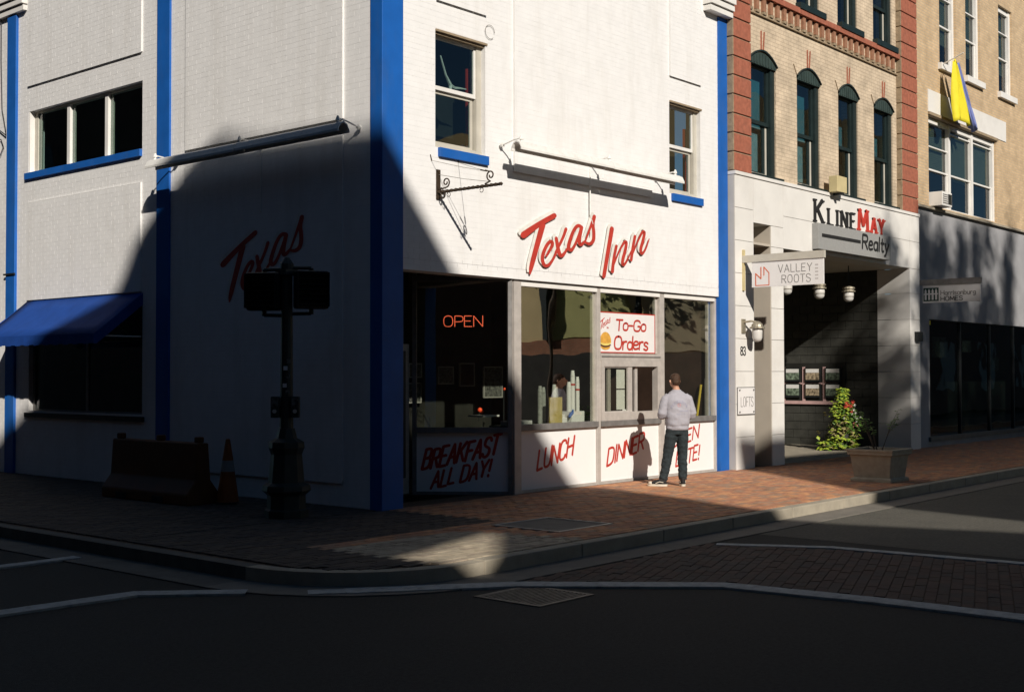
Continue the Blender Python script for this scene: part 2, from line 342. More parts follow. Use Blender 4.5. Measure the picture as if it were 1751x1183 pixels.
F_ = {
 'A': (.62, [[(0,0),(.31,1)],[(.31,1),(.62,0)],[(.11,.35),(.51,.35)]]),
 'B': (.55, [[(0,0),(0,1)],'c',[(0,1),(.35,1),(.5,.93),(.5,.6),(.35,.53),(0,.53)],'c',[(0,.53),(.4,.53),(.57,.42),(.57,.1),(.38,0),(0,0)]]),
 'C': (.58, ['c',[(.56,.8),(.5,.98),(.2,1.02),(0,.85),(0,.15),(.2,-.02),(.5,.02),(.57,.2)]]),
 'D': (.6, [[(0,0),(0,1)],'c',[(0,1),(.35,1),(.6,.85),(.6,.15),(.35,0),(0,0)]]),
 'E': (.5, [[(0,0),(0,1)],[(0,1),(.48,1)],[(0,.52),(.4,.52)],[(0,0),(.5,0)]]),
 'F': (.48, [[(0,0),(0,1)],[(0,1),(.48,1)],[(0,.52),(.4,.52)]]),
 'G': (.62, ['c',[(.58,.8),(.5,.98),(.2,1.02),(0,.85),(0,.15),(.2,-.02),(.5,0),(.6,.15),(.6,.45)],[(.6,.45),(.38,.45)]]),
 'H': (.6, [[(0,0),(0,1)],[(.6,0),(.6,1)],[(0,.52),(.6,.52)]]),
 'I': (.08, [[(.04,0),(.04,1)]]),
 'K': (.58, [[(0,0),(0,1)],[(.54,1),(.04,.45)],[(.18,.58),(.58,0)]]),
 'L': (.48, [[(0,0),(0,1)],[(0,0),(.48,0)]]),
 'M': (.75, [[(0,0),(.06,1)],[(.06,1),(.37,.25)],[(.37,.25),(.69,1)],[(.69,1),(.75,0)]]),
 'N': (.6, [[(0,0),(0,1)],[(0,1),(.6,0)],[(.6,0),(.6,1)]]),
 'O': (.64, ['o',[(.32,1.02),(.08,.95),(0,.5),(.08,.05),(.32,-.02),(.56,.05),(.64,.5),(.56,.95),(.32,1.02)]]),
 'P': (.52, [[(0,0),(0,1)],'c',[(0,1),(.38,1),(.55,.9),(.55,.55),(.38,.45),(0,.45)]]),
 'R': (.56, [[(0,0),(0,1)],'c',[(0,1),(.38,1),(.54,.9),(.54,.58),(.38,.5),(0,.5)],[(.25,.5),(.56,0)]]),
 'S': (.52, ['c',[(.5,.82),(.42,1.0),(.12,1.02),(0,.88),(0,.65),(.15,.55),(.4,.45),(.52,.35),(.52,.12),(.38,-.02),(.1,-.02),(0,.17)]]),
 'T': (.58, [[(.29,0),(.29,1)],[(0,1),(.58,1)]]),
 'U': (.6, ['c',[(0,1),(0,.2),(.12,-.02),(.48,-.02),(.6,.2),(.6,1)]]),
 'V': (.6, [[(0,1),(.3,0)],[(.3,0),(.6,1)]]),
 'Y': (.6, [[(0,1),(.3,.48)],[(.6,1),(.3,.48)],[(.3,.48),(.3,0)]]),
 '!': (.12, [[(.06,.32),(.06,1)],[(.06,.0),(.06,.08)]]),
 '-': (.35, [[(0,.45),(.33,.45)]]),
 '8': (.5, ['o',[(.25,.53),(.03,.62),(.03,.95),(.25,1.0),(.47,.95),(.47,.62),(.25,.53)],'o',[(.25,.53),(0,.45),(0,.05),(.25,0),(.5,.05),(.5,.45),(.25,.53)]]),
 '3': (.48, ['c',[(0,.85),(.1,1),(.4,1),(.47,.75),(.35,.55),(.15,.53),(.38,.5),(.5,.3),(.42,0),(.1,-.01),(0,.18)]]),
 'a': (.42, ['o',[(.4,.55),(.2,.63),(0,.5),(0,.12),(.2,-.02),(.4,.12),(.4,.55)],[(.42,.6),(.42,0)]]),
 'b': (.42, [[(0,1),(0,0)],'o',[(0,.5),(.2,.63),(.42,.5),(.42,.12),(.2,-.02),(0,.12),(0,.5)]]),
 'd': (.42, ['o',[(.4,.5),(.2,.62),(0,.5),(0,.12),(.2,-.02),(.4,.12),(.4,.5)],[(.42,1),(.42,0)]]),
 'e': (.42, ['c',[(0,.32),(.42,.34),(.38,.6),(.1,.62),(0,.4),(0,.1),(.15,-.02),(.42,.06)]]),
 'g': (.42, ['o',[(.4,.5),(.2,.62),(0,.5),(0,.15),(.2,.02),(.4,.15),(.4,.5)],'c',[(.42,.6),(.42,-.2),(.2,-.32),(0,-.2)]]),
 'i': (.06, [[(.03,0),(.03,.6)],[(.03,.78),(.03,.86)]]),
 'l': (.06, [[(.03,0),(.03,1)]]),
 'm': (.66, [[(0,0),(0,.6)],'c',[(0,.4),(.1,.6),(.3,.6),(.33,.35),(.33,0)],'c',[(.33,.4),(.42,.6),(.62,.6),(.66,.35),(.66,0)]]),
 'n': (.42, [[(0,0),(0,.6)],'c',[(0,.4),(.12,.62),(.38,.62),(.42,.35),(.42,0)]]),
 'o': (.44, ['o',[(.22,.63),(.0,.55),(0,.06),(.22,-.02),(.44,.06),(.44,.55),(.22,.63)]]),
 'r': (.3, [[(0,0),(0,.6)],'c',[(0,.35),(.1,.6),(.3,.6)]]),
 's': (.36, ['c',[(.34,.52),(.2,.64),(0,.55),(.02,.38),(.32,.25),(.36,.08),(.2,-.03),(0,.08)]]),
 't': (.32, ['c',[(.13,.9),(.13,.1),(.2,-.02),(.32,.02)],[(0,.6),(.3,.6)]]),
 'u': (.42, ['c',[(0,.6),(0,.1),(.12,-.02),(.34,0),(.42,.2)],[(.42,.6),(.42,0)]]),
 'x': (.42, [[(0,0),(.4,.6)],[(0,.6),(.42,0)]]),
 'y': (.42, [[(0,.6),(.22,.02)],'c',[(.44,.6),(.22,.02),(.1,-.28),(-.02,-.3)]]),
}
def text(name, s, parent, org, U, V, Nn, h, wt=.13, mats=None, slant=0, track=.16, depth=.003, xs=1.0, serif=False, rise=0, split=False, width=None, sizes=None, rnd=True, wob=0):
    """org = lower left of the baseline; U along the text, V up, Nn out of the surface"""
    org, U, V, Nn = Vector(org), Vector(U), Vector(V), Vector(Nn)
    def adv(t):
        x = 0
        for i, c in enumerate(t):
            k = sizes[i] if sizes else 1
            x += (.4 if c == ' ' else (F_[c][0]+track))*k
        return x-track
    sc = xs if width is None else width/(adv(s)*h)
    mb = MB(); x = 0; outs = []
    for i, c in enumerate(s):
        k = sizes[i] if sizes else 1
        if c == ' ': x += .4*k; continue
        if split: mb = MB()
        w, st = F_[c]; mode = None; li = 0
        dz = random.uniform(-wob, wob); ds = random.uniform(-wob, wob)
        for e in st:
            if isinstance(e, str): mode = e; continue
            p = chaikin(e) if mode else e
            pts = []
            for (a, b) in p:
                px = (x+a*k)*h*sc+slant*(b*k)*h; py = (b*k*(1+ds)+dz)*h
                pts.append((px, py+rise*px))
            ww = wt*h*(k**.5)
            if serif and not mode:
                vert = abs(e[1][1]-e[0][1]) > .5
                if not vert: ww *= .5
            li += .0006
            pl = lambda a, b, d: org+U*a+V*b+Nn*d
            ribbon(mb, pts, [ww]*len(pts), pl, depth, rnd and not serif, li+i*.00002)
            if serif and not mode and abs(e[1][1]-e[0][1]) > .4:
                for (a, b) in e:
                    if b in (0, 1):
                        q = (x+a*k)*h*sc; yy = b*k*h+(ww*.22 if b == 0 else -ww*.22); li += .0006
                        ribbon(mb, [(q-ww*.95, yy), (q+ww*.95, yy)], [ww*.45]*2, pl, depth, False, li)
            mode = None
        x += (w+track)*k
        if split: outs.append(add('letter', mb, mats, parent))
    if split: return outs
    return add(name, mb, mats, parent)
TEX = {'T1':[(2.91,3.8,.068),(3.07,3.89,.060),(3.32,4.02,.05),(3.64,4.16,.052)],'T2':[(3.36,4.0,.062),(3.21,3.64,.056),(3.08,3.33,.05),(3.06,3.24,.015)],
'e':[(3.44,3.53,.022),(3.54,3.64,.03),(3.6,3.73,.036),(3.56,3.77,.036),(3.47,3.72,.034),(3.37,3.58,.036),(3.34,3.47,.038),(3.39,3.38,.036),(3.5,3.39,.03),(3.62,3.51,.026),(3.7,3.64,.024)],
'x1':[(3.68,3.82,.035),(3.71,3.71,.04),(3.75,3.59,.045),(3.8,3.55,.04),(3.88,3.6,.03),(3.96,3.69,.02)],'x2':[(3.92,3.98,.034),(3.86,3.86,.03),(3.75,3.71,.028),(3.66,3.6,.02)],
'a1':[(4.31,4.04,.04),(4.22,4.07,.036),(4.11,3.98,.034),(4.01,3.8,.04),(3.97,3.69,.04),(4.05,3.65,.036),(4.16,3.77,.026),(4.31,4.03,.03)],
'a2':[(4.31,4.04,.04),(4.24,3.82,.042),(4.28,3.75,.038),(4.41,3.84,.02)],'s1':[(4.41,3.84,.018),(4.52,4.03,.024),(4.64,4.24,.036)],
's2':[(4.64,4.24,.042),(4.6,4.12,.036),(4.63,3.98,.038),(4.62,3.85,.04),(4.52,3.79,.034),(4.42,3.81,.026)]}
INN = {'I':[(5.11,4.09,.052),(5.0,3.69,.05),(4.89,3.31,.044)],'n1':[(5.23,3.82,.034),(5.15,3.59,.034),(5.12,3.4,.04)],
'n2':[(5.13,3.46,.012),(5.29,3.72,.016),(5.44,3.9,.03),(5.52,3.92,.034),(5.48,3.77,.038),(5.39,3.59,.038),(5.41,3.51,.034),(5.51,3.58,.022),(5.64,3.77,.012)],
'm1':[(5.75,4.02,.034),(5.68,3.8,.036),(5.64,3.62,.034)],'m2':[(5.65,3.67,.012),(5.8,3.9,.016),(5.95,4.11,.03),(6.04,4.13,.034),(5.98,3.96,.038),(5.9,3.81,.038),(5.94,3.73,.034),(6.06,3.83,.02),(6.16,4.01,.01)]}
def script(name, strokes, parent, place, m, grow=0, du=0, dz=0, depth=.004, k=.68):
    mb = MB()
    for j, st in enumerate(strokes):
        p = chaikin([(a*k, b) for a, b, w in st]); ws = chaikin([(w, 0) for a, b, w in st])
        ribbon(mb, p, [w[0]*1.36+grow for w in ws], lambda a, b, d: place(a/k+du, b+dz, d), depth, True, j*.00022)
    return add(name, mb, m, parent)

# ---------------------------------------------------------------- ground
g = MB(); g.quad((-160,-160,-.13),(160,-160,-.13),(160,160,-.13),(-160,160,-.13))
structure('road', g, M['asph'])
# sidewalk slab: L shape with rounded kerb corner
KX, KY, KR = -3.78, -3.80, 1.3
def edge(off):      # outline of kerb at offset outwards
    p = []
    for i in range(9):
        a = math.pi+math.pi/2*i/8
        p.append((KX+KR+(KR+off)*math.cos(a), KY+KR+(KR+off)*math.sin(a)))
    return p
arc = edge(0)
sl = MB()
poly = [(KX, 40)]+arc+[(60, KY), (60, .5), (.2, .5), (.2, 40)]
sl.add([(x, y, -.004) for x, y in poly], [list(range(len(poly)))[::1]])
structure('pavement', sl, M['sand'])
def kerb_run(off0, off1, z0, z1, m, name, part):
    if part == 'side': a = [(KX-off0, 40), edge(off0)[0]]; b = [(KX-off1, 40), edge(off1)[0]]
    else: a = edge(off0)+[(60, KY-off0)]; b = edge(off1)+[(60, KY-off1)]
    mb = MB(); n = len(a)
    for i in range(n-1):
        A0, A1, B0, B1 = a[i], a[i+1], b[i], b[i+1]
        mb.quad((*A0, z1), (*A1, z1), (*B1, z1), (*B0, z1)); mb.quad((*B0, z1), (*B1, z1), (*B1, z0), (*B0, z0)); mb.quad((*A0, z0), (*A1, z0), (*A1, z1), (*A0, z1))
    return structure(name, mb, m)
M['kerbd'] = mat('shade_toned_kerb', (.12,.115,.10), .9, .2, 5, .35, 60)  # side kerb and gutter darkened, their shade put into the stone colour
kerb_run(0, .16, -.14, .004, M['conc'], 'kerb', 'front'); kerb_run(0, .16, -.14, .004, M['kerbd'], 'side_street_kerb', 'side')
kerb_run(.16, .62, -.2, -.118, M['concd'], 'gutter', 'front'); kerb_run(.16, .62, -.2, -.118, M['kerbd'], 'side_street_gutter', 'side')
# separate kerb stones as thin joints: dark joint lines cut as recessed boxes are too thin to see, so kerb stones are laid as pieces along the straight
kerb = bpy.data.objects['kerb']
ks = MB().box(0, 1.48, -.18, -.005, -.004, .018); kme = None
for i in range(22):
    x = -2.3+i*1.5
    if kme is None:
        o = add('kerb_stone', MB().box(x, x+1.485, KY-.172, KY-.008, -.13, .016), M['conc'], kerb, bevel=.012); kme = o.data; ref = o
    else:
        c = ref.copy(); LINK(c); c.location.x = ref.location.x+i*1.5

# pavers
def pavers(name, rects, mats, parent, h=.012, z=0.0, ang=0, piv=(0,0), inside=None, nper=300):
    """rects: list of (x0,x1,y0,y1); the 300 nearest become single pieces, the rest one joined piece"""
    ca, sa = math.cos(ang), math.sin(ang)
    def tr(x, y): return (piv[0]+x*ca-y*sa, piv[1]+x*sa+y*ca)
    L_ = []
    for r in rects:
        c = tr((r[0]+r[1])/2, (r[2]+r[3])/2)
        if inside and not inside(*c): continue
        L_.append(((Vector((c[0], c[1], z))-CAM).length, r, c))
    L_.sort(key=lambda t: t[0])
    lib = {}; rest = MB()
    for i, (d, r, c) in enumerate(L_):
        hw, hh = (r[1]-r[0])/2, (r[3]-r[2])/2; mi = random.randrange(len(mats)); dz = random.uniform(-.0025, .0025); tilt = random.uniform(-.004, .004)
        if i < nper and abs(hw-.1) < .004:
            if mi not in lib:
                o = add('brick', MB().box(-hw, hw, -hh, hh, -.02, h), mats[mi], parent, origin=(0,0,0), bevel=0); lib[mi] = o; o.location = Vector((c[0], c[1], z+dz))-WO[parent]
                o.rotation_euler = (tilt, 0, ang)
            else:
                o = lib[mi].copy(); LINK(o); o.location = Vector((c[0], c[1], z+dz))-WO[parent]; o.rotation_euler = (tilt, random.uniform(-.004,.004), ang)
        else:
            A, B = Vector((ca, sa, 0)), Vector((-sa, ca, 0))
            C = Vector((c[0], c[1], z+dz+h)); v = [C-A*hw-B*hh, C+A*hw-B*hh, C+A*hw+B*hh, C-A*hw+B*hh]
            v += [q-Vector((0,0,h+.01)) for q in v]
            rest.add(v, [(0,1,2,3),(0,4,5,1),(1,5,6,2),(2,6,7,3),(3,7,4,0)], mi)
    if rest.v: o = add(name, rest, mats, parent); o['kind'] = 'stuff'
def running(x0, x1, y0, y1, L=.2, W=.1, j=.006):
    out = []; r = 0; y = y0
    while y+W <= y1+1e-6:
        x = x0-(L/2 if r % 2 else 0)+random.uniform(-.01, .01)
        while x < x1:
            a, b = max(x, x0), min(x+L, x1)
            if b-a > .03: out.append((a+j/2, b-j/2, y+j/2, y+W-j/2))
            x += L
        y += W; r += 1
    return out
pav = bpy.data.objects['pavement']
def in_pav(x, y):
    if y < KY+.05 or x < KX+.05: return False
    if x < KX+KR and y < KY+KR and math.hypot(x-KX-KR, y-KY-KR) > KR-.05: return False
    if -.23 < x < .80 and -3.2 < y < -2.2: return False
    if x > .16 and y > -.01: return False
    return True
rects = running(-3.7, 24, -3.76, -.02)+running(-3.7, .1, -.02, 16)
# nearest-first would spend the pieces in the dark corner; sort around the sunlit stretch instead
def near_lit(r): return 0
DPV = [mat('shade_toned_paver_%d' % k, c, .9, .2, 12, .35, 90) for k, c in enumerate([(.07,.055,.045),(.09,.07,.055),(.06,.05,.045)])]  # side street pavers darkened, the shade there put into their colour
CPV = [mat('pale_sun_toned_paver_%d' % k, c, .9, .18, 9, .35, 80, dirt=(.16,.14,.11), dirts=2.5, dirta=.6) for k, c in enumerate([(.40,.34,.25),(.34,.28,.21),(.43,.36,.26)])]  # pale pavers kept to the sunlit corner patch, its light painted into them
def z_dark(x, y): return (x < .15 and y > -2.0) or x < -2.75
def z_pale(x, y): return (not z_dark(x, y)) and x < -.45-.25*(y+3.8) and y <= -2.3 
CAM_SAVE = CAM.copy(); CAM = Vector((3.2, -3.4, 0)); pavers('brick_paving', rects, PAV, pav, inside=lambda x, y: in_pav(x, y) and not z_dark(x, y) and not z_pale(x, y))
pavers('sun_toned_paving', rects, CPV, pav, inside=lambda x, y: in_pav(x, y) and z_pale(x, y)); pavers('shade_toned_paving', rects, DPV, pav, inside=lambda x, y: in_pav(x, y) and z_dark(x, y)); CAM = CAM_SAVE

# crosswalk between the two white lines (kerb to kerb), brick pavers
A_ = [(0.86,-4.20),(1.44,-5.62),(1.62,-7.6),(1.9,-9.4)]
B_ = [(-3.75,-3.65),(-2.53,-4.54),(-1.36,-5.99),(-1.19,-7.34),(-1.15,-8.5),(-1.1,-9.4)]
def in_cw(x, y):
    if y > KY-.68 or y < -12: return False
    def xa(y, P):
        for (a, b) in zip(P[:-1], P[1:]):
            if b[1] <= y <= a[1]: t = (y-a[1])/(b[1]-a[1]); return a[0]+t*(b[0]-a[0])
        return P[-1][0] if y < P[-1][1] else None
    a = xa(y, A_); b = xa(y, B_)
    if a is None: a = .9
    if b is None: return False
    return b+.12 < x < a-.12
cwb = MB(); cwb.add([(x, y, -.126) for x, y in [(-2.62,-4.45),(.9,-4.45),(1.34,-5.62),(1.52,-7.6),(1.8,-9.4),(1.8,-12),(-1.0,-12),(-1.05,-8.5),(-1.1,-7.34),(-1.28,-5.96)]], [list(range(10))[::-1]])
cw = structure('crosswalk', cwb, M['sand'])
rects = running(-7, 7, -7, 7)
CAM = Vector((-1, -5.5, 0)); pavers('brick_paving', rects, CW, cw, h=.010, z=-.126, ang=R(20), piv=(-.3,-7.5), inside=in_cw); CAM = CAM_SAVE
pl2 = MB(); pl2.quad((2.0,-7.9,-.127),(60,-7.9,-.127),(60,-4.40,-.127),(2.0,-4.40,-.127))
M['asphl'] = mat('sun_toned_asphalt', (.095,.09,.075), .9, .25, 25, .5, 120, dirt=(.06,.058,.05), dirts=1.4, dirta=.7)
structure('sun_toned_road', pl2, M['asphl'])  # paler asphalt strip with the sunlit road band put into its colour
def line(pts, w, z=-.110, name='road_marking', rag=.006):
    mb = MB(); P = []
    for a, b in zip(pts[:-1], pts[1:]):
        n = max(2, int(math.hypot(b[0]-a[0], b[1]-a[1])/.12))
        for i in range(n): P.append((a[0]+(b[0]-a[0])*i/n, a[1]+(b[1]-a[1])*i/n))
    P.append(pts[-1]); Ls = []
    for i, p in enumerate(P):
        a, b = P[max(0, i-1)], P[min(len(P)-1, i+1)]; dx, dy = b[0]-a[0], b[1]-a[1]; l = math.hypot(dx, dy)
        nx, ny = -dy/l, dx/l; w1 = w/2+random.uniform(-rag, rag); w2 = w/2+random.uniform(-rag, rag)
        Ls.append(((p[0]+nx*w1, p[1]+ny*w1, z), (p[0]-nx*w2, p[1]-ny*w2, z)))
    for a, b in zip(Ls[:-1], Ls[1:]): mb.quad(a[0], a[1], b[1], b[0])
    for a, b in zip(Ls[:-1], Ls[1:]):
        for k in (0, 1): mb.quad(a[k], b[k], (b[k][0], b[k][1], -.135), (a[k][0], a[k][1], -.135))
    return structure(name, mb, M['line'])
line([(.86,-4.55)]+A_[1:]+[(2.0,-12)], .15)
line(B_[:1]+B_[1:]+[(-1.05,-12)], .24)
line([(-4.32,-3.02),(-4.99,-2.36),(-6.17,-2.31),(-9,-2.2)], .2)
line([(-4.19,-.02),(-5.02,-.03),(-8,-.0)], .16)
line([(-3.75,-3.65),(-4.0,-3.45)], .2)
# street drain grate
gr = thing('drain_grate', (-2.81,-4.99,-.13), 'square iron drain grate in the dark road beside the white line', 'drain grate')
gm = mat('cast_iron_grate', (.12,.115,.105), .6, .3, 20, .3, 90, metal=.5)
mb = MB(); mb.box(-3.18,-2.44,-5.36,-5.31,-.15,-.122).box(-3.18,-2.44,-4.68,-4.63,-.15,-.122).box(-3.18,-3.13,-5.31,-4.68,-.15,-.122).box(-2.49,-2.44,-5.31,-4.68,-.15,-.122)
add('frame', mb, gm, gr)
box('pit', M['dark'], gr, -3.13,-2.49,-5.31,-4.68,-.1295,-.1285)
for i in range(14):
    y = -5.29+i*.045; box('bar', gm, gr, -3.13,-2.49, y, y+.022, -.1284, -.1235)
# access cover in the pavement
ac = thing('access_cover', (.28,-2.7,0), 'rectangular utility cover with pale metal rim set in the brick pavement', 'access cover')
box('lid', M['concd'], ac, -.19,.76,-3.16,-2.24,-.01,.008)
mb = MB(); mb.box(-.225,.795,-3.195,-3.16,-.01,.018).box(-.225,.795,-2.24,-2.205,-.01,.018).box(-.225,-.19,-3.16,-2.24,-.01,.018).box(.76,.795,-3.16,-2.24,-.01,.018)
add('rim', mb, M['alu'], ac)

# ---------------------------------------------------------------- the corner restaurant
TOPZ = 9.6
rest = thing('corner_restaurant', (4.2, 3.0, 0), 'white painted brick corner diner with blue corner pilaster and red Texas Inn lettering', 'building')
def wall_with_holes(mb, fr, u0, u1, z0, z1, holes, d0, d1, m=0):
    """fr(u, z, d) -> xyz ; wall slab between depths d0 (front) and d1 (back); holes (u0,u1,z0,z1)"""
    us = sorted({u0, u1}|{h[0] for h in holes}|{h[1] for h in holes}); zs = sorted({z0, z1}|{h[2] for h in holes}|{h[3] for h in holes})
    for a, b in zip(us[:-1], us[1:]):
        for c, d in zip(zs[:-1], zs[1:]):
            cu, cz = (a+b)/2, (c+d)/2
            if any(h[0] < cu < h[1] and h[2] < cz < h[3] for h in holes): continue
            mb.quad(fr(a, c, d0), fr(b, c, d0), fr(b, d, d0), fr(a, d, d0), m); mb.quad(fr(a, c, d1), fr(a, d, d1), fr(b, d, d1), fr(b, c, d1), m)
    def rim(h):
        a, b, c, d = h
        mb.quad(fr(a, c, d0), fr(a, d, d0), fr(a, d, d1), fr(a, c, d1), m); mb.quad(fr(b, c, d0), fr(b, c, d1), fr(b, d, d1), fr(b, d, d0), m)
        mb.quad(fr(a, c, d0), fr(a, c, d1), fr(b, c, d1), fr(b, c, d0), m); mb.quad(fr(a, d, d0), fr(b, d, d0), fr(b, d, d1), fr(a, d, d1), m)
    for h in holes: rim(h)
    rim((u0, u1, z0, z1))
FX = lambda u, z, d: Vector((u, d, z))           # front wall: depth goes +Y
SX = lambda u, z, d: Vector((d, u, z))           # side wall: u = y, depth goes +X
def painted_bricks(wall, fr, u0, u1, z0, z1, holes, proud, panels, cx, name='brickwork', nper=300):
    """panels: areas (u0,u1,z0,z1) whose face stands forward by the given step"""
    BL, BH, J = .208, .071, .0034
    cells = []; r = 0; z = z0
    while z < z1-.01:
        u = u0-(.1055 if r % 2 else 0)
        while u < u1:
            a, b = max(u, u0), min(u+BL+J, u1); c, d = z, min(z+BH+J, z1)
            if b-a > .02:
                segs = [(a, b)]
                for h in list(holes)+[(p[0], p[0], p[2], p[3]) for p in panels]+[(p[1], p[1], p[2], p[3]) for p in panels]:
                    if h[2] < (c+d)/2 < h[3]:
                        ns = []
                        for s in segs:
                            if s[1] <= h[0] or s[0] >= h[1]:
                                if h[0] == h[1] and s[0] < h[0] < s[1]: ns += [(s[0], h[0]), (h[0], s[1])]
                                else: ns.append(s)
                                continue
                            if s[0] < h[0]: ns.append((s[0], h[0]))
                            if s[1] > h[1]: ns.append((h[1], s[1]))
                        segs = ns
                for s in segs:
                    if s[1]-s[0] > .015: cells.append((s[0]+J/2, s[1]-J/2, c+J/2, d-J/2, (s[1]-s[0]) > BL and (d-c) > BH))
            u += BL+J
        z += BH+J; r += 1
    def key(c):
        return (fr((c[0]+c[1])/2, (c[2]+c[3])/2, 0)-CAM).length
    cells.sort(key=key); rest_ = MB(); first = None; cnt = 0; A = fr(1, 0, 0)-fr(0, 0, 0)
    for c in cells:
        cu, cz = (c[0]+c[1])/2, (c[2]+c[3])/2
        st = 0
        for p in panels:
            if p[0] < cu < p[1] and p[2] < cz < p[3]: st = p[4]
        pr = proud+random.uniform(-.0006, .0006)
        if c[4] and cnt < nper:
            if first is None:
                mb = MB(); wall_with_holes(mb, fr, cu-BL/2, cu+BL/2, cz-BH/2, cz+BH/2, [], -(st+pr), -st+.002)
                first = add('brick', mb, M['whiteb'], wall, origin=fr(cu, cz, -st)); fixn(first)
            else:
                o = first.copy(); LINK(o); p = fr(cu, cz, -st+random.uniform(-.0006, .0006)); WO[o] = p; o.location = p-WO[wall]
            cnt += 1
        else:
            f0, f1 = -(st+pr), -st+.002
            P = [fr(c[0], c[2], f0), fr(c[1], c[2], f0), fr(c[1], c[3], f0), fr(c[0], c[3], f0), fr(c[0], c[2], f1), fr(c[1], c[2], f1), fr(c[1], c[3], f1), fr(c[0], c[3], f1)]
            rest_.add(P, [(0,1,2,3),(0,4,5,1),(1,5,6,2),(2,6,7,3),(3,7,4,0)])
    o = add(name, rest_, M['whiteb'], wall); o['kind'] = 'stuff'
# holes
fh = [(1.10,2.12,4.86,6.48),(6.84,7.83,4.86,6.46)]
mb = MB(); wall_with_holes(mb, FX, .37, 8.42, 3.15, TOPZ, fh, 0, .3)
fwall = fixn(add('front_wall', mb, M['mortar'], rest))
fpan = [(1.10,2.12,6.90,TOPZ-.6,.035),(2.73,6.27,4.72,TOPZ-.6,.035),(6.84,7.83,6.88,TOPZ-.6,.035)]
mb = MB()
for p in fpan: mb.box(p[0], p[1], -p[4], -.001, p[2], p[3])
add('raised_panel', mb, M['mortar'], fwall)
painted_bricks(fwall, FX, .37, 8.42, 3.15, TOPZ-.3, fh, .0011, fpan, 0)
# steel lintel edge under the wall
box('lintel', M['aludk'], rest, 2.80, 8.42, .05, .28, 3.125, 3.149)
sh = [(5.40,8.99,5.33,6.43),(5.37,8.93,1.10,3.00)]
mb = MB(); wall_with_holes(mb, SX, .1, 13.5, 0, TOPZ, sh, 0, .3)
swall = fixn(add('side_wall', mb, M['mortar'], rest))
span = [(5.40,9.0,6.88,TOPZ-.6,.03),(.62,4.20,5.16,TOPZ-.6,.03),(5.40,8.97,3.08,4.80,.03),(.62,4.20,.35,4.93,.03)]
mb = MB()
for p in span: mb.box(-p[4], -.001, p[0], p[1], p[2], p[3])
add('raised_panel', mb, M['mortar'], swall)
painted_bricks(swall, SX, .1, 12.0, 0.02, TOPZ-.3, sh, .0011, span, 0)
# pilasters
box('corner_pilaster', M['blue'], rest, -.012, .37, -.13, .099, 0, 8.24, bevel=.008)
box('blue_pilaster', M['blue'], rest, 8.42, 8.715, -.03, .12, 0, 8.24, bevel=.006)
box('blue_pilaster', M['blue'], rest, -.035, .05, 4.61, 4.95, 0, 8.24, bevel=.006)
pp = box('blue_pilaster', M['blue'], rest, -.05, .05, 9.38, 9.70, 0, 8.22, bevel=.006)
add('pipe_collar', MB().box(-.075,-.051,9.34,9.74,3.55,3.58), M['black'], pp)
for (x0, x1) in ((-.05,.42),(7.96,8.72)):
    for k in range(4): box('corbel_course', M['trim'], rest, x0-.012*k-.012, min(x1+.012*k, 8.718), -.16-.035*k, -.004 if x0 > 1 else .09, 8.25+k*.115, 8.34+k*.115)
for (y0, y1) in ((4.5,5.06),(9.07,10.1)):
    for k in range(4): box('corbel_course', M['trim'], rest, -.08-.035*k, -.005, y0-.01*k, y1+.01*k, 8.25+k*.115, 8.34+k*.115)
box('roof_slab', M['dark'], rest, .32, 8.4, .32, 13.4, TOPZ-.35, TOPZ-.1)
box('cornice', M['trim'], rest, -.3, 8.7, -.4, -.002, TOPZ-.28, TOPZ)
# upper sash windows of the front
def sash(x0, x1, z0, z1, zm, yb=.10):
    fr_ = MB()
    fr_.box(x0, x0+.03, yb-.02, yb+.06, z0+.07, z1-.05).box(x1-.10, x1, yb-.02, yb+.06, z0+.07, z1-.05).box(x0, x1, yb-.02, yb+.06, z1-.05, z1).box(x0, x1, yb-.03, yb+.06, z0, z0+.07)
    w = add('window', fr_, M['cream'], rest)
    s1 = MB(); xa, xb = x0+.03, x1-.10
    s1.box(xa, xa+.03, yb, yb+.035, zm, z1-.052).box(xb-.035, xb, yb, yb+.035, zm, z1-.052).box(xa+.03, xb-.035, yb, yb+.035, z1-.10, z1-.052).box(xa+.03, xb-.035, yb-.004, yb+.035, zm, zm+.055)
    add('upper_sash', s1, M['trim'], w)
    s2 = MB(); s2.box(xa, xa+.03, yb+.04, yb+.07, z0+.072, zm).box(xb-.07, xb-.02, yb+.04, yb+.07, z0+.072, zm).box(xa+.03, xb-.07, yb+.04, yb+.07, z0+.072, z0+.115).box(xa+.03, xb-.07, yb+.038, yb+.07, zm-.045, zm)
    add('lower_sash', s2, M['cream'], w)
    add('pane', MB().box(xa+.03, xb-.035, yb+.016, yb+.02, zm+.055, z1-.10), M['glass2'], w)
    add('pane', MB().box(xa+.03, xb-.07, yb+.052, yb+.056, z0+.115, zm-.045), M['glass2'], w)
    hd = MB(); hd.box(x0+.002, x1+.03, -.02, yb-.022, z1-.03, z1+.0).box(x0+.002, x1-.002, .02, yb-.022, z1-.06, z1-.031)
    add('head_trim', hd, M['quoins'], w)
    add('sill', MB().box(x0+.05, x1+.03, -.05, .05, z0-.13, z0-.002), M['blue'], w, bevel=.004)
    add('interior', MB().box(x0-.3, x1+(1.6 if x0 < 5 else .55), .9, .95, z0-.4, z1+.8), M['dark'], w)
    add('interior_post', MB().box(x1-.05, x1+.04, .30, .34, z0+.1, z1-.32), M['redpost'], w)
    return w
w1 = sash(1.10, 2.12, 4.86, 6.48, 5.68); sash(6.84, 7.83, 4.86, 6.46, 5.68)
mb = MB()
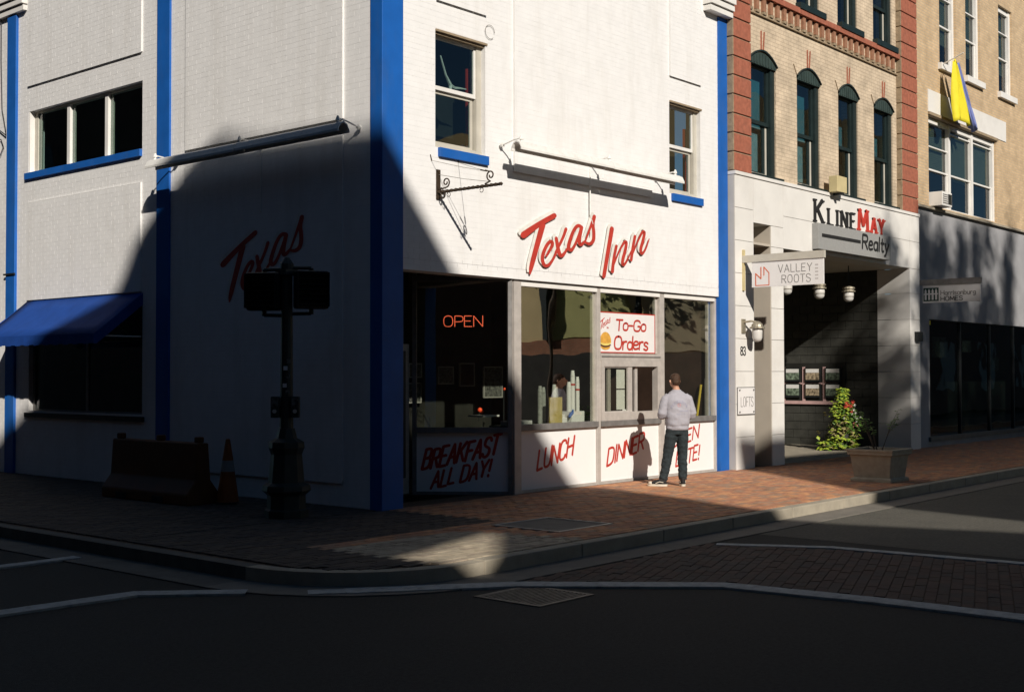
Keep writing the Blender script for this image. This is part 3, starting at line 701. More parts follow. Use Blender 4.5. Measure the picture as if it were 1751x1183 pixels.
mb.tube([(1.46,.25,6.22),(1.60,.28,5.98),(1.72,.3,5.85),(1.80,.3,5.83),(1.90,.28,5.84),(2.0,.26,5.84)], [.012,.016,.03,.022,.014,.008], 6)
mb.tube([(1.72,.3,5.86),(1.70,.29,5.78),(1.66,.29,5.74)], [.028,.022,.01], 6)
add('knotted_cord', mb, M['trim'], w1)
# wire loop
mb = MB(); mb.tube([(2.2+.10*math.cos(a*math.pi/8), -.02, 6.66+.10*math.sin(a*math.pi/8)) for a in range(15)], .004, 5)
add('wire_loop', mb, M['wire'], rest)
# side upper window: three lights
wf = MB(); y0, y1, z0, z1 = 5.40, 8.99, 5.33, 6.43
wf.box(.10,.16,y0,y0+.04,z0,z1).box(.10,.16,y1-.14,y1,z0,z1).box(.10,.16,y0+.04,y1-.14,z1-.04,z1).box(.10,.16,y0+.04,y1-.14,z0,z0+.04)
sw = add('window', wf, M['cream'], rest)
for yy in (6.52, 7.72): add('mullion', MB().box(.07,.155,yy,yy+.09,z0+.04,z1-.041), M['trim'], sw)
for a, b in ((y0+.04,6.52),(6.61,7.72),(7.81,y1-.14)):
    add('pane', MB().box(.12,.124,a,b,z0+.04,z1-.04), M['glass2'], sw)
    add('stop', MB().box(.126,.158,b-.06,b,z0+.04,z1-.04), M['cream'], sw)
add('sill', MB().box(-.05,.09,5.40,9.06,5.215,5.328), M['blue'], sw, bevel=.004)
add('jamb', MB().box(.004,.098,y1-.03,y1-.002,z0,z1-.003), M['trim'], sw)
add('interior', MB().box(.9,.95,y0-.6,y1+3.2,z0-.5,z1+.9), M['dark'], sw)
# dark window under the awning
wf = MB(); y0, y1, z0, z1 = 5.37, 8.93, 1.10, 3.00
wf.box(.08,.14,y0,y0+.06,z0,z1).box(.08,.14,y1-.06,y1,z0,z1).box(.08,.14,y0+.06,y1-.06,z1-.06,z1).box(.08,.14,y0+.06,y1-.06,z0,z0+.06).box(.08,.13,7.10,7.17,z0+.06,z1-.06)
sw2 = add('window', wf, M['aludk'], rest)
for a, b in ((y0+.06,7.10),(7.17,y1-.06)): add('pane', MB().box(.10,.106,a,b,z0+.06,z1-.06), M['glass2'], sw2)
add('sill', MB().box(-.05,.07,5.3,9.0,1.02,1.098), M['black'], sw2)
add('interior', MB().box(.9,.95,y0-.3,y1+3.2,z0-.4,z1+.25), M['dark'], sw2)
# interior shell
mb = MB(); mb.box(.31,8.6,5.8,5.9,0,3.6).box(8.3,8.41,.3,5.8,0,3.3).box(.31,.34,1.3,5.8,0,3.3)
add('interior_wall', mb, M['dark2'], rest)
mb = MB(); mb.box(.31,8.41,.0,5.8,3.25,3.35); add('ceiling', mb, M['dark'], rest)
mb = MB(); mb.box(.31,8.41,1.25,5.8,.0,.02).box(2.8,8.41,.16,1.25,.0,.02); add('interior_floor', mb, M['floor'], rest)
# storefront bays 2-4 : plane y .06-.16
def frame(x0, x1, z0, z1, m='alu', y0=.05, y1=.15, n='mullion'): return box(n, M[m], rest, x0, x1, y0, y1, z0, z1, bevel=.004)
frame(2.775, 2.93, 0.0, 3.12, 'alu', .02, .17)
frame(4.83, 4.92, 0.0, 3.12); frame(6.60, 6.74, 0.0, 3.12); frame(8.36, 8.419, 0.0, 3.12)
for a, b in ((2.93,4.83),(4.92,6.60),(6.74,8.36)):
    box('head_rail', M['trim'], rest, a, b, .045, .15, 3.06, 3.12, bevel=.003)
    box('sill_rail', M['aludk'], rest, a, b, .02, .17, .92, 1.01, bevel=.004)
    box('base_rail', M['alu'], rest, a, b, .06, .14, 0, .045)
for a, b in ((2.93,4.83),(6.74,8.36)): add('pane', MB().box(a+.012, b-.012, .098, .104, 1.01, 3.06), M['glass'], rest)
for a, b in ((4.83,4.83),): pass
box('glazing_stop', M['alu'], rest, 4.77, 4.829, .11, .15, 1.01, 3.06); box('glazing_stop', M['alu'], rest, 6.53, 6.599, .11, .15, 2.1, 3.06); box('glazing_stop', M['alu'], rest, 8.22, 8.30, .12, .16, 1.01, 3.06)
# bay 3 : transom with sign, sliding hatch
box('transom_rail', M['alu'], rest, 4.92, 6.60, .04, .15, 1.98, 2.09, bevel=.004)
box('drip_rail', M['aludk'], rest, 4.93, 6.59, .03, .06, 2.03, 2.05)
add('pane', MB().box(4.93, 6.53, .098, .104, 2.09, 3.06), M['glass'], rest)
hatch = add('serving_hatch', MB().box(4.92,4.99,.03,.14,1.01,1.98).box(6.50,6.60,.03,.14,1.01,1.98).box(4.99,6.50,.03,.14,1.88,1.98).box(4.99,6.50,.02,.14,1.01,1.14), M['alu'], rest)
add('sliding_sash', MB().box(4.99,5.03,.05,.08,1.14,1.88).box(5.66,5.78,.045,.085,1.14,1.88).box(5.03,5.66,.05,.08,1.14,1.16).box(5.03,5.66,.05,.08,1.86,1.88), M['alu'], hatch)
add('pane', MB().box(5.03,5.66,.062,.067,1.16,1.86), M['glass'], hatch)
add('fixed_stile', MB().box(5.92,5.99,.09,.12,1.14,1.88), M['alu'], hatch)
add('fixed_stile', MB().box(5.16,5.24,.09,.12,1.14,1.88), M['alu'], hatch)
# base panels with lettering
def panel(a, b, lines):
    p = add('base_panel', MB().box(a, b, .085, .12, .046, .918), M['panel'], rest)
    for (s, x, z, h, rise, w) in lines:
        text('lettering', s, p, (x, .085, z), (1,0,0), (0,0,1), (0,-1,0), h, .15, M['red'], slant=.22, rise=rise, width=w, depth=.002, wob=.04)
    return p
panel(2.932,4.828,[('LUNCH',3.36,.31,.27,.22,.86)])
panel(4.922,6.598,[('DINNER',5.12,.28,.26,.22,1.02)])
panel(6.742,8.358,[('OPEN',6.98,.49,.22,.16,.86),('LATE!',7.12,.16,.24,.12,.74)])
# bay 1 : canted, from (2.73,.03) back to (1.86,1.21)
P0 = Vector((1.86,1.21,0)); P1 = Vector((2.775,.05,0)); BU = (P1-P0).normalized(); BN = Vector((BU.y,-BU.x,0)); BLN = (P1-P0).length
def bb(name, m, u0, u1, d0, d1, z0, z1, par=rest):      # d outwards towards the street
    c = P0+BU*(u0+u1)/2+BN*(d0+d1)/2+Vector((0,0,(z0+z1)/2))
    return add(name, MB().obox(c, BU*(u1-u0)/2, BN*(d1-d0)/2, (0,0,(z1-z0)/2)), m, par)
bb('mullion', M['aludk'], 0, .06, -.05, .05, 0, 3.24); bb('mullion', M['aludk'], BLN-.07, BLN-.01, -.05, .05, 0, 3.14)
bb('head_rail', M['aludk'], .06, BLN-.07, -.05, .05, 3.12, 3.2); bb('sill_rail', M['aludk'], .06, BLN-.07, -.06, .07, .90, .98); bb('base_rail', M['aludk'], .06, BLN-.07, -.04, .04, 0, .045)
bb('pane', M['glass'], .06, BLN-.07, -.003, .003, .98, 3.12)
bp = bb('base_panel', M['panel'], .062, BLN-.072, -.03, .01, .046, .899)
text('lettering', 'BREAKFAST', bp, P0+BU*.14+BN*.010+Vector((0,0,.36)), BU, (0,0,1), BN, .27, .16, M['red'], slant=.25, rise=.22, width=1.10, depth=.002, wob=.04)
text('lettering', 'ALL DAY!', bp, P0+BU*.27+BN*.010+Vector((0,0,.09)), BU, (0,0,1), BN, .23, .16, M['red'], slant=.25, rise=.22, width=.85, depth=.002, wob=.04)
# entry lobby beyond the pilaster
d_ = box('door', M['aludk'], rest, .95, 1.80, 1.22, 1.27, 0.02, 2.2)
add('glass_panel', MB().box(1.03,1.72,1.210,1.218,.25,2.1), M['black'], d_)
add('handle', MB().tube([(1.1,1.16,.9),(1.1,1.16,1.3)], .015, 6), M['alu'], d_)
mb = MB(); mb.box(.32,1.84,1.28,1.32,0,3.24).box(.345,.40,.1,1.28,0,3.24); add('lobby_wall', mb, M['dark'], rest)
# wall lettering
add_p = lambda a, b, d: Vector((a, -.039-d, b))
for nm, S in (('texas', TEX), ('inn', INN)):
    script('lettering_shade', list(S.values()), rest, lambda a, b, d: Vector((a, -.0365-d, b)), M['shadowp'], .010, -.045, .035, .0003)
    script('lettering', list(S.values()), rest, lambda a, b, d: Vector((a, -.0403-d, b)), M['red'], .004, 0, 0, .0012)
def side_place(off):
    return lambda a, b, d: Vector((-(off+d), 3.22-(a-2.91)*1.03, b-.43+.06*(a-2.91)))
script('lettering_shade', list(TEX.values()), rest, side_place(.0318), M['shadowp'], .010, -.045, .035, .0003)
script('lettering', list(TEX.values()), rest, side_place(.0355), M['red'], .004, 0, 0, .0012)
# conduits
add('conduit', MB().tube([(4.53,-.045,4.98),(4.53,-.045,4.25)], .012, 6).tube([(4.53,-.045,4.25),(4.60,-.045,4.12)], .008, 6), M['galv'], rest)
add('conduit', MB().tube([(-.045,2.33,4.93),(-.045,2.33,4.05)], .012, 6), M['galv'], rest)
# loose cable on the far end of the side wall
mb = MB(); mb.tube([(-.02,10.0,9.0),(-.03,9.97,7.5),(-.03,9.92,6.6),(-.03,9.78,6.2),(-.06,9.72,6.15)], .01, 5)
mb.tube([(-.02,10.3,6.3),(-.03,10.0,6.22),(-.04,9.75,6.1)], .01, 5).tube([(-.02,10.2,6.0),(-.03,9.95,6.05),(-.03,9.85,5.9),(-.03,9.98,5.75)], .008, 5)
tagp(add('cable', mb, M['black']), 'loose dark cable looping down the white wall at the left edge of the view', 'cable')

# neon OPEN (three thin tubes letters)
nt_ = thing('open_sign', tuple(P0+BU*.74-BN*.06+Vector((0,0,2.46))), 'thin orange red OPEN neon lettering hanging in the canted dark window', 'neon sign')
text('lettering', 'OPEN', nt_, P0+BU*.45-BN*.06+Vector((0,0,2.46)), BU, (0,0,1), BN, .155, .07, M['neon'], width=.58, depth=.008, track=.12)
# sign light fixtures
def fixture(name, label, fr, u0, u1, um, z, parent=None, tilt=0):
    """fr(u,z,d) with d = outwards"""
    t = thing(name, tuple(fr((u0+u1)/2, z, .05)), label, 'sign light', 'long sign lights over the wall lettering')
    prof = [(.30,-.09),(.30,-.06),(.34,.02),(.40,.05),(.46,.02),(.50,-.06),(.50,-.09),(.485,-.09),(.485,-.055),(.45,.005),(.40,.03),(.35,.005),(.315,-.055),(.315,-.09)]
    prof = [(a-.01, b) for a, b in prof]
    mb = MB(); n = len(prof)
    mid = um
    for (a, b, zz) in ((u0, mid-.005, 0), (mid+.005, u1, -.004)):
        base = len(mb.v)
        for u in (a, b):
            for (d, h) in prof: mb.v.append(tuple(fr(u, z+h+zz, d)))
        for i in range(n): j = (i+1) % n; mb.f.append([base+i, base+j, base+n+j, base+n+i]); mb.m.append(0)
        mb.f.append([base+i for i in range(n)]); mb.m.append(0); mb.f.append([base+n+i for i in range(n)][::-1]); mb.m.append(0)
    fixn(add('hood', mb, M['galv'], t))
    add('tube_lamp', MB().tube([fr(u0+.1, z-.045, .39), fr(u1-.1, z-.045, .39)], .018, 8), M['frost'], t)
    for u in (u0+.12, um, u1-.12):
        arm = add('arm', MB().tube([fr(u, z+.04, .035), fr(u, z+.09, .25), fr(u, z+.10, .38)], .011, 6).tube([fr(u, z+.10, .38), fr(u, z+.03, .39)], .02, 6), M['galv'], t)
        mbb = MB(); mbb.tube([fr(u, z+.075, .385), fr(u, z+.135, .385)], [.035,.012], 8); add('knuckle', mbb, M['galv'], arm)
        mbb = MB(); mbb.tube([fr(u, z+.04, .004), fr(u, z+.04, .04)], .035, 8); add('wall_plate', mbb, M['galv'], arm)
    return t
fixture('sign_light', 'white hooded sign light on arms over the sunlit red Texas Inn lettering', lambda u, z, d: Vector((u, -d-(.035), z)), 2.30, 6.50, 4.53, 5.02)
fixture('sign_light', 'white hooded sign light on the shaded left wall above the dark lettering', lambda u, z, d: Vector((-d-.03, u, z)), .15, 4.52, 2.33, 4.95)
# iron bracket
ib = thing('iron_bracket', (1.14,-.02,4.16), 'black wrought iron sign bracket with scrolls and no sign, left of the red lettering', 'bracket')
box('wall_plate', M['iron'], ib, 1.11, 1.18, -.022, -.003, 4.14, 4.55)
mb = MB(); n = 40
b0 = len(mb.v)
for i in range(n+1):
    y = -.02-i*1.12/n; a = i*.55
    for k in range(4):
        an = a+k*math.pi/2; mb.v.append((1.135+.024*math.cos(an), y, 4.24+.024*math.sin(an)))
for i in range(n):
    for k in range(4): mb.f.append([b0+i*4+k, b0+i*4+(k+1) % 4, b0+i*4+4+(k+1) % 4, b0+i*4+4+k]); mb.m.append(0)
add('twisted_arm', mb, M['iron'], ib)
add('finial', MB().tube([(1.135,-1.14,4.24),(1.135,-1.165,4.24),(1.135,-1.19,4.24)], [.016,.026,.008], 8), M['iron'], ib)
def scroll(cy, cz, r, a0, turns, tail, par=ib):
    pts = list(tail)
    for i in range(22):
        a = a0+turns*2*math.pi*i/21; rr = r*(1-.75*i/21); pts.append((1.135, cy+rr*math.cos(a), cz+rr*math.sin(a)))
    add('scroll', MB().tube(pts, .010, 6), M['iron'], par)
scroll(-.17, 4.36, .07, -math.pi*.5, -1.3, [(1.135,-.03,4.28),(1.135,-.10,4.28)])
scroll(-.98, 4.37, .075, math.pi*1.5, 1.3, [(1.135,-.88,4.265),(1.135,-.93,4.28)])
scroll(-.10, 4.19, .06, math.pi*.5, 1.2, [(1.135,-.03,4.26)])
add('ring', MB().tube([(1.135,-.82+.03*math.cos(a), 4.19+.03*math.sin(a)) for a in [i*.45 for i in range(14)]], .005, 5), M['iron'], ib)
add('ring', MB().tube([(1.135,-.22+.03*math.cos(a), 4.19+.03*math.sin(a)) for a in [i*.45 for i in range(14)]], .005, 5), M['iron'], ib)
for (p, q) in (((1.135,-1.0,4.41),(1.02,-.01,4.66)),((1.135,-1.0,4.41),(1.55,-.01,4.70)),((1.135,-.95,4.29),(1.145,-.02,4.48))):
    g_ = add('guy_wire', MB().tube([p, tuple((Vector(p)+Vector(q))/2-Vector((0,0,.01))), q], .0035, 5), M['wire'], ib)
    if q[2] > 4.6: add('turnbuckle', MB().tube([tuple(Vector(p).lerp(Vector(q), .08)), tuple(Vector(p).lerp(Vector(q), .18))], .010, 6), M['iron'], g_); add('anchor', MB().tube([q, (q[0]-.02, -.002, q[2]+.08)], .008, 5), M['iron'], g_)

# awning over the side window
aw = thing('awning', (0,7.2,3.06), 'blue canvas awning over the dark side window, half in sunlight', 'awning')
def aw_pt(y, t): return (-.006-.84*t, y, 3.05-.66*t-.025*math.sin(t*math.pi))
mb = MB(); ys = [5.36+i*(9.0-5.36)/12 for i in range(13)]; ts = [0,.25,.5,.75,1]
b0 = len(mb.v)
for y in ys:
    for t in ts: mb.v.append((aw_pt(y, t)[0], y, aw_pt(y, t)[2]-(.012*abs(math.sin((y-5.36)*2.6)) if 0 < t < 1 else 0)))
for i in range(12):
    for j in range(4): mb.f.append([b0+i*5+j, b0+i*5+j+1, b0+(i+1)*5+j+1, b0+(i+1)*5+j]); mb.m.append(0)
o = add('canvas', mb, M['canvas'], aw, smooth=True); s_ = o.modifiers.new('s', 'SOLIDIFY'); s_.thickness = .004
for y in (5.36, 9.0):
    mb = MB(); mb.prism([(0,3.05),(-.846,2.39),(-.846,2.24),(-.80,2.24),(0,2.86)], (0,y-.003,0), (1,0,0), (0,0,1), (0,.006,0)); add('side_flap', mb, M['canvas'], aw)
mb = MB()
for i in range(24):
    a = 5.36+i*3.64/24; mb.box(-.850,-.846, a, a+3.64/24-.001, 2.245-.012*(i % 2), 2.39)
add('valance', mb, M['canvas'], aw)
mb = MB()
for y in (5.4, 7.2, 8.96): mb.tube([(-.01,y,2.98),(-.83,y,2.36)], .012, 6).tube([(-.01,y,2.36),(-.83,y,2.36)], .012, 6)
mb.tube([(-.83,5.4,2.36),(-.83,8.96,2.36)], .012, 6); add('awning_frame', mb, M['galv'], aw)

# to-go sign
tg = thing('takeaway_sign', (5.7,.09,2.1), 'white To-Go Orders sign with burger print in the serving window transom', 'sign')
box('board', M['signw'], tg, 4.925, 6.50, .082, .096, 2.10, 2.76)
mb = MB(); mb.box(4.925,6.50,.078,.0819,2.10,2.116).box(4.925,6.50,.078,.0819,2.744,2.76).box(6.484,6.50,.078,.0819,2.116,2.744); add('red_border', mb, M['red'], tg)
UX, VZ, NY = (1,0,0), (0,0,1), (0,-1,0)
text('lettering', 'To-Go', tg, (5.37,.081,2.47), UX, VZ, NY, .18, .18, M['red'], slant=.12, width=.85, depth=.002, wob=.05, track=.1)
text('lettering', 'Orders', tg, (5.32,.081,2.16), UX, VZ, NY, .21, .17, M['red'], slant=.1, width=.96, depth=.002, wob=.04, track=.1)
k_ = .155
script('lettering', list(TEX.values()), tg, lambda a, b, d: Vector((4.95+(a-2.91)*.155, .081-d*.3, 2.585+(b-3.8)*.2)), M['red'], .004)
text('lettering', 'Inn', tg, (5.13,.081,2.49), UX, VZ, NY, .035, .18, M['red'], depth=.001)
bu = MB()
def disc(mb, cx, cz, rx, rz, y, m, a0=0, a1=2*math.pi, n=20):
    b = len(mb.v); mb.v.append((cx, y, cz))
    for i in range(n+1): a = a0+(a1-a0)*i/n; mb.v.append((cx+rx*math.cos(a), y, cz+rz*math.sin(a)))
    for i in range(n): mb.f.append([b, b+1+i, b+2+i]); mb.m.append(m)
disc(bu, 5.09, 2.20, .13, .055, .0805, 0, math.pi, 2*math.pi); disc(bu, 5.09, 2.235, .15, .05, .0798, 2, math.pi, 2*math.pi)
disc(bu, 5.09, 2.27, .155, .055, .0791, 1, math.pi, 2*math.pi); disc(bu, 5.09, 2.28, .152, .155, .0784, 0, 0, math.pi); disc(bu, 5.09, 2.28, .152, .03, .0788, 0, math.pi, 2*math.pi)
add('burger_print', bu, [M['bun'], M['cheese'], M['patty']], tg)

# inside counter and things on it
co = thing('counter', (5.5,.5,0), 'low grey counter just inside the shop windows', 'counter')
box('top', M['counter'], co, 3.0, 8.3, .18, .72, .955, .985); box('base', M['dark'], co, 3.02, 8.3, .20, .70, .02, .954)
def cups(x, y, h, r, m, label, red=False, lid=None):
    t = thing('cup_stack', (x,y,.985), label, 'stack of cups', 'stacks of cups on the counter inside the window')
    mb = MB(); n = int(h/.035); pts = []; rs = []
    for i in range(n): z = .985+i*h/n; pts += [(x,y,z),(x,y,z+h/n*.86),(x,y,z+h/n*.93)]; rs += [r*.94,r*.96,r*1.04]
    pts.append((x,y,.985+h)); rs.append(r*.7); mb.tube(pts, rs, 14); add('cups', mb, m, t, smooth=False)
    add('top_cup', MB().tube([(x,y,.986+h),(x,y,.985+h+.09)], [r*.93,r*.66], 14), m, t)
    if red: add('band', MB().tube([(x,y,.985+h*.80),(x,y,.985+h*.84)], r*1.07, 14), M['red'], t)
tr = thing('cup_box', (4.66,.36,.985), 'low white tray holding the tall paper cup stacks inside the window', 'tray')
mb = MB(); mb.box(4.43,4.76,.26,.262,.985,1.17).box(4.43,4.76,.46,.462,.985,1.17).box(4.43,4.432,.262,.46,.985,1.17).box(4.758,4.76,.262,.46,.985,1.17); add('side', mb, M['cup'], tr)
cups(4.49,.36,.56,.042,M['cup'],'shortest of the three white paper cup stacks in the tray')
cups(4.60,.37,.74,.040,M['cup'],'tallest white paper cup stack, middle one in the tray', True)
cups(4.71,.36,.64,.036,M['cup'],'thin white paper cup stack nearest the serving hatch', True)
cl = mat('clear_plastic_cups', (.32,.33,.30), .2, .25, 20, .05, 60, spec=.8)
cups(3.94,.50,.50,.040,cl,'clear plastic cup stack behind the left edge of the ochre card')
cups(4.05,.52,.48,.038,cl,'clear plastic cup stack behind the right edge of the ochre card')
cups(4.22,.44,.52,.040,mat('silvery_lids', (.62,.62,.58), .3, .2, 30, .05, 60),'bright silvery stack of lids between the ochre card and the tray')
cups(4.34,.5,.48,.038,cl,'clear plastic cup stack just left of the white tray')
oc = box('menu_card', M['ochre'], None, 3.87, 4.17, .24, .262, .985, 1.40); tagp(oc, 'ochre menu card standing on the counter in front of the clear cups', 'card')
nb = thing('napkin_holder', (4.26,.32,.985), 'small white napkin holder beside the ochre card', 'napkin holder')
box('body', M['cup'], nb, 4.20, 4.34, .27, .37, .985, 1.08, bevel=.01); box('napkins', M['paper'], nb, 4.235, 4.305, .29, .35, 1.08, 1.13)
tagp(box('paper_stack', M['paper'], None, 2.98, 3.42, .22, .48, .985, 1.06, bevel=.008), 'flat stack of white paper at the left end of the counter', 'paper stack')
tagp(box('white_tray', M['paper'], None, 3.15, 3.55, 1.0, 1.3, 1.10, 1.125), 'thin white tray deeper in the shop behind the paper stack', 'tray')
bag = thing('blue_cloth', (4.38,.27,1.10), 'small crumpled blue cloth over the edge of the tray of cups', 'cloth')
add('cloth', MB().tube([(4.36,.25,1.08),(4.40,.25,1.13),(4.44,.25,1.15),(4.47,.26,1.20)], [.02,.03,.025,.008], 6), M['blue'], bag)
br = thing('broom', (8.35,.3,.99), 'yellow broom handle leaning in the corner behind the rightmost shop window', 'broom')
add('handle', MB().tube([(8.12,.28,.99),(8.26,.28,1.56)], .022, 8), M['yellow'], br)
pr_ = thing('hatch_notice', (5.5,.06,1.16), 'two white notices taped one above the other inside the serving hatch glass', 'notice')
box('sheet', M['paper'], pr_, 5.37,5.60,.070,.073,1.52,1.83); box('sheet', M['paper'], pr_, 5.37,5.60,.070,.073,1.18,1.50)
box('tape', M['signw'], pr_, 5.53,5.63,.066,.069,1.10,1.18)
for i, (x, y, z, w, h, m_, lb) in enumerate([(5.08,2.5,1.62,.45,.5,'poster','framed poster on the back wall behind the canted window, rightmost'),(4.0,2.6,1.74,.34,.26,'poster','small pale poster behind the canted window, left of the framed one'),
        (3.28,2.6,1.82,.26,.2,'poster','small square notice at the left edge of the canted window'),(4.52,2.6,1.75,.34,.36,'dark2','dark square board behind the canted window'),(3.5,2.9,1.45,.4,.3,'poster','low dim poster behind the canted window')]):
    t = thing('poster', (x,y,z-h/2), lb, 'poster'); box('print', M[m_], t, x-w/2, x+w/2, y-.01, y, z-h/2, z+h/2)
    mb = MB(); mb.box(x-w/2-.02,x+w/2+.02,y-.018,y+.01,z+h/2,z+h/2+.02).box(x-w/2-.02,x+w/2+.02,y-.018,y+.01,z-h/2-.02,z-h/2).box(x-w/2-.02,x-w/2,y-.018,y+.01,z-h/2,z+h/2).box(x+w/2,x+w/2+.02,y-.018,y+.01,z-h/2,z+h/2); add('frame', mb, M['blind'], t)
bw = box('partition', M['dark'], rest, 2.9, 5.6, 3.0, 3.1, .02, 3.25)
for (x, y, z, r, lb) in ((4.2,2.0,1.17,.038,'round red lamp glowing low behind the canted window'),(4.82,2.0,1.51,.02,'tiny red light beside the framed poster behind the canted window')):
    t = thing('red_lamp', (x,y,z-r), lb, 'lamp'); add('bulb', MB().tube([(x,y,z-r),(x,y,z-r*.6),(x,y,z),(x,y,z+r*.6),(x,y,z+r)], [r*.2,r*.8,r,r*.8,r*.2], 10), M['glow'], t, smooth=True)
    add('stand', MB().tube([(x,y+.02,.98),(x,y+.02,z-r)], .01, 6), M['black'], t)
# ---------------------------------------------------------------- realty building
kb = thing('realty_building', (12.9,3,0), 'tan brick building with red quoins and arched windows above a white stone ground floor', 'building')
KXR = 17.05; YW = -.03
wins = [(9.48,10.52),(11.38,12.36),(13.2,14.14),(14.94,15.92)]
holes = [(a, b, 5.52, 7.72) for a, b in wins]+[(a, b, 9.16, 10.9) for a, b in wins]
mb = MB(); wall_with_holes(mb, FX, 9.36, 16.16, 5.40, 10.9, holes, YW, .35)
kw = fixn(add('brick_wall', mb, M['kbrick'], kb))
# segmental arches cut: dark arched head piece set in front of the opening top + brick label mould
def arc_pts(x0, x1, z, rise, n=10): 
    return [(x0+(x1-x0)*i/n, z+rise*(1-(2*i/n-1)**2)) for i in range(n+1)]
def arched(x0, x1, z0, z1, arched_=True):
    w = thing_part = add('window', MB().box(x0,x0+.06,YW+.05,YW+.16,z0,z1).box(x1-.16,x1,YW+.03,YW+.16,z0,z1).box(x0+.06,x1-.16,YW+.06,YW+.16,z1-.10,z1).box(x0+.06,x1-.16,YW+.06,YW+.16,z0,z0+.05), M['green'], kb)
    zm = z0+(z1-z0)*.47; xa, xb = x0+.06, x1-.16
    add('meeting_rail', MB().box(xa,xb,YW+.07,YW+.14,zm-.035,zm+.035), M['green'], w)
    add('upper_sash', MB().box(xb-.05,xb,YW+.08,YW+.13,zm+.035,z1-.10).box(xa,xb-.05,YW+.08,YW+.13,z1-.14,z1-.10), M['green'], w)
    add('lower_sash', MB().box(xb-.075,xb-.02,YW+.11,YW+.15,z0+.05,zm-.035), M['cream'], w)
    add('sash_stile', MB().box(xb-.15,xb-.075,YW+.12,YW+.155,z0+.05,zm-.035).box(xa,xb-.15,YW+.12,YW+.155,z0+.05,z0+.10), M['green'], w)
    add('bottom_rail', MB().box(xa,xb-.075,YW+.105,YW+.118,z0+.05,z0+.075), M['cream'], w)
    add('pane', MB().box(xa,xb-.05,YW+.10,YW+.104,zm+.035,z1-.14), M['glassk'], w)
    add('pane', MB().box(xa,xb-.15,YW+.13,YW+.134,z0+.10,zm-.035), M['glassk'], w)
    add('sill', MB().box(x0-.03,x1+.10,-.155,YW+.05,z0-.13,z0-.002), M['green'], w, bevel=.006)
    add('interior', MB().box(x0-.1,x1+.86,.55,.6,z0-.2,z1+.35), M['dark'], w)
    if arched_ and x0 < 12: add('roller_blind', MB().box(xa,xb+.3,.26,.27,zm-.05,z1+.1), M['shade1'], w); add('curtain', MB().box(xa,xb+.3,.24,.25,z0+.05,zm-.02), M['shade2'], w)
    elif arched_: add('curtain', MB().box(xa,xb+.4,.34,.35,z0+.05,zm-.25), M['shade2'], w); add('roller_blind', MB().box(xa,xb+.3,.30,.31,zm+.1,zm+.55), M['shade1'], w)
    add('ceiling_lamp', MB().box(x0+.45,x0+.85,.44,.50,z0+(z1-z0)*.62,z0+(z1-z0)*.62+.03), M['cup'], w)
    if arched_:
        pts = arc_pts(x0+.01, x1-.01, z1-.04, .20); n = len(pts); mb = MB()
        mb.prism([(x0+.01, z1-.09)]+[(x1-.01, z1-.09)]+pts[::-1], (0,YW-.015,0), (1,0,0), (0,0,1), (0,.05,0)); add('arched_head', fl(mb), M['greenh'], w)
        for i in range(9):
            a = x0+.08+(x1-x0-.16)*i/8; top = z1-.04+.20*(1-(2*(a-x0)/(x1-x0)-1)**2)-.03; box('flute', M['greenh'], w, a-.018,a+.018,YW-.028,YW-.0155,z1-.07,top)
        pa = arc_pts(x0-.02, x1+.02, z1-.045, .23); mb = MB()
        for (p, q) in zip(pa[:-1], pa[1:]): mb.quad((p[0],YW-.045,p[1]),(q[0],YW-.045,q[1]),(q[0],YW-.045,q[1]+.03),(p[0],YW-.045,p[1]+.03)); mb.quad((p[0],YW-.045,p[1]),(p[0],YW,p[1]),(q[0],YW,q[1]),(q[0],YW-.045,q[1])); mb.quad((p[0],YW-.045,p[1]+.03),(q[0],YW-.045,q[1]+.03),(q[0],YW,q[1]+.03),(p[0],YW,p[1]+.03))
        add('label_mould', mb, M['green'], w)
        cx = (x0+x1)/2
        for dx, tl in ((-.05,.0),(.05,.02)): add('keystone_edge', MB().obox((cx+dx,YW-.008,z1+.40), (.012,0,0), (0,.012,0), (tl,0,.18)), M['quoin'], w)
        for sx, tl in ((x0-.06,-.06),): add('keystone_edge', MB().obox((sx-.02,YW-.006,z1+.10), (.010,0,0), (0,.010,0), (tl,0,.09)), M['quoins'], w)
def fl(mb): return mb
M['glassk'] = glass('dark_upper_glass', (.80,.88,.88), 1.9, .015, .12)
for a, b in wins: arched(a, b, 5.52, 7.72)
for a, b in wins: arched(a, b, 9.16, 10.88, False)
# arch masks: fill hole corners above the arch heads
# dentil course
box('string_course', M['quoin'], kb, 9.37, 16.15, -.13, YW-.001, 8.93, 9.04); box('string_course', M['quoins'], kb, 9.37, 16.15, -.075, YW-.001, 8.57, 8.60)
n = 25
dm = None
for i in range(n):
    x = 9.42+i*(16.1-9.42)/n
    if dm is None: dm = box('dentil', M['dent'], kb, x+.01, x+.115, -.088, YW-.001, 8.67, 8.925); lo = add('dentil_base', MB().box(x-.0, x+.13, -.10, YW-.001, 8.61, 8.659), M['quoins'], kb)
    else:
        c = dm.copy(); LINK(c); c.location.x = dm.location.x+i*(16.1-9.42)/n; c2 = lo.copy(); LINK(c2); c2.location.x = lo.location.x+i*(16.1-9.42)/n
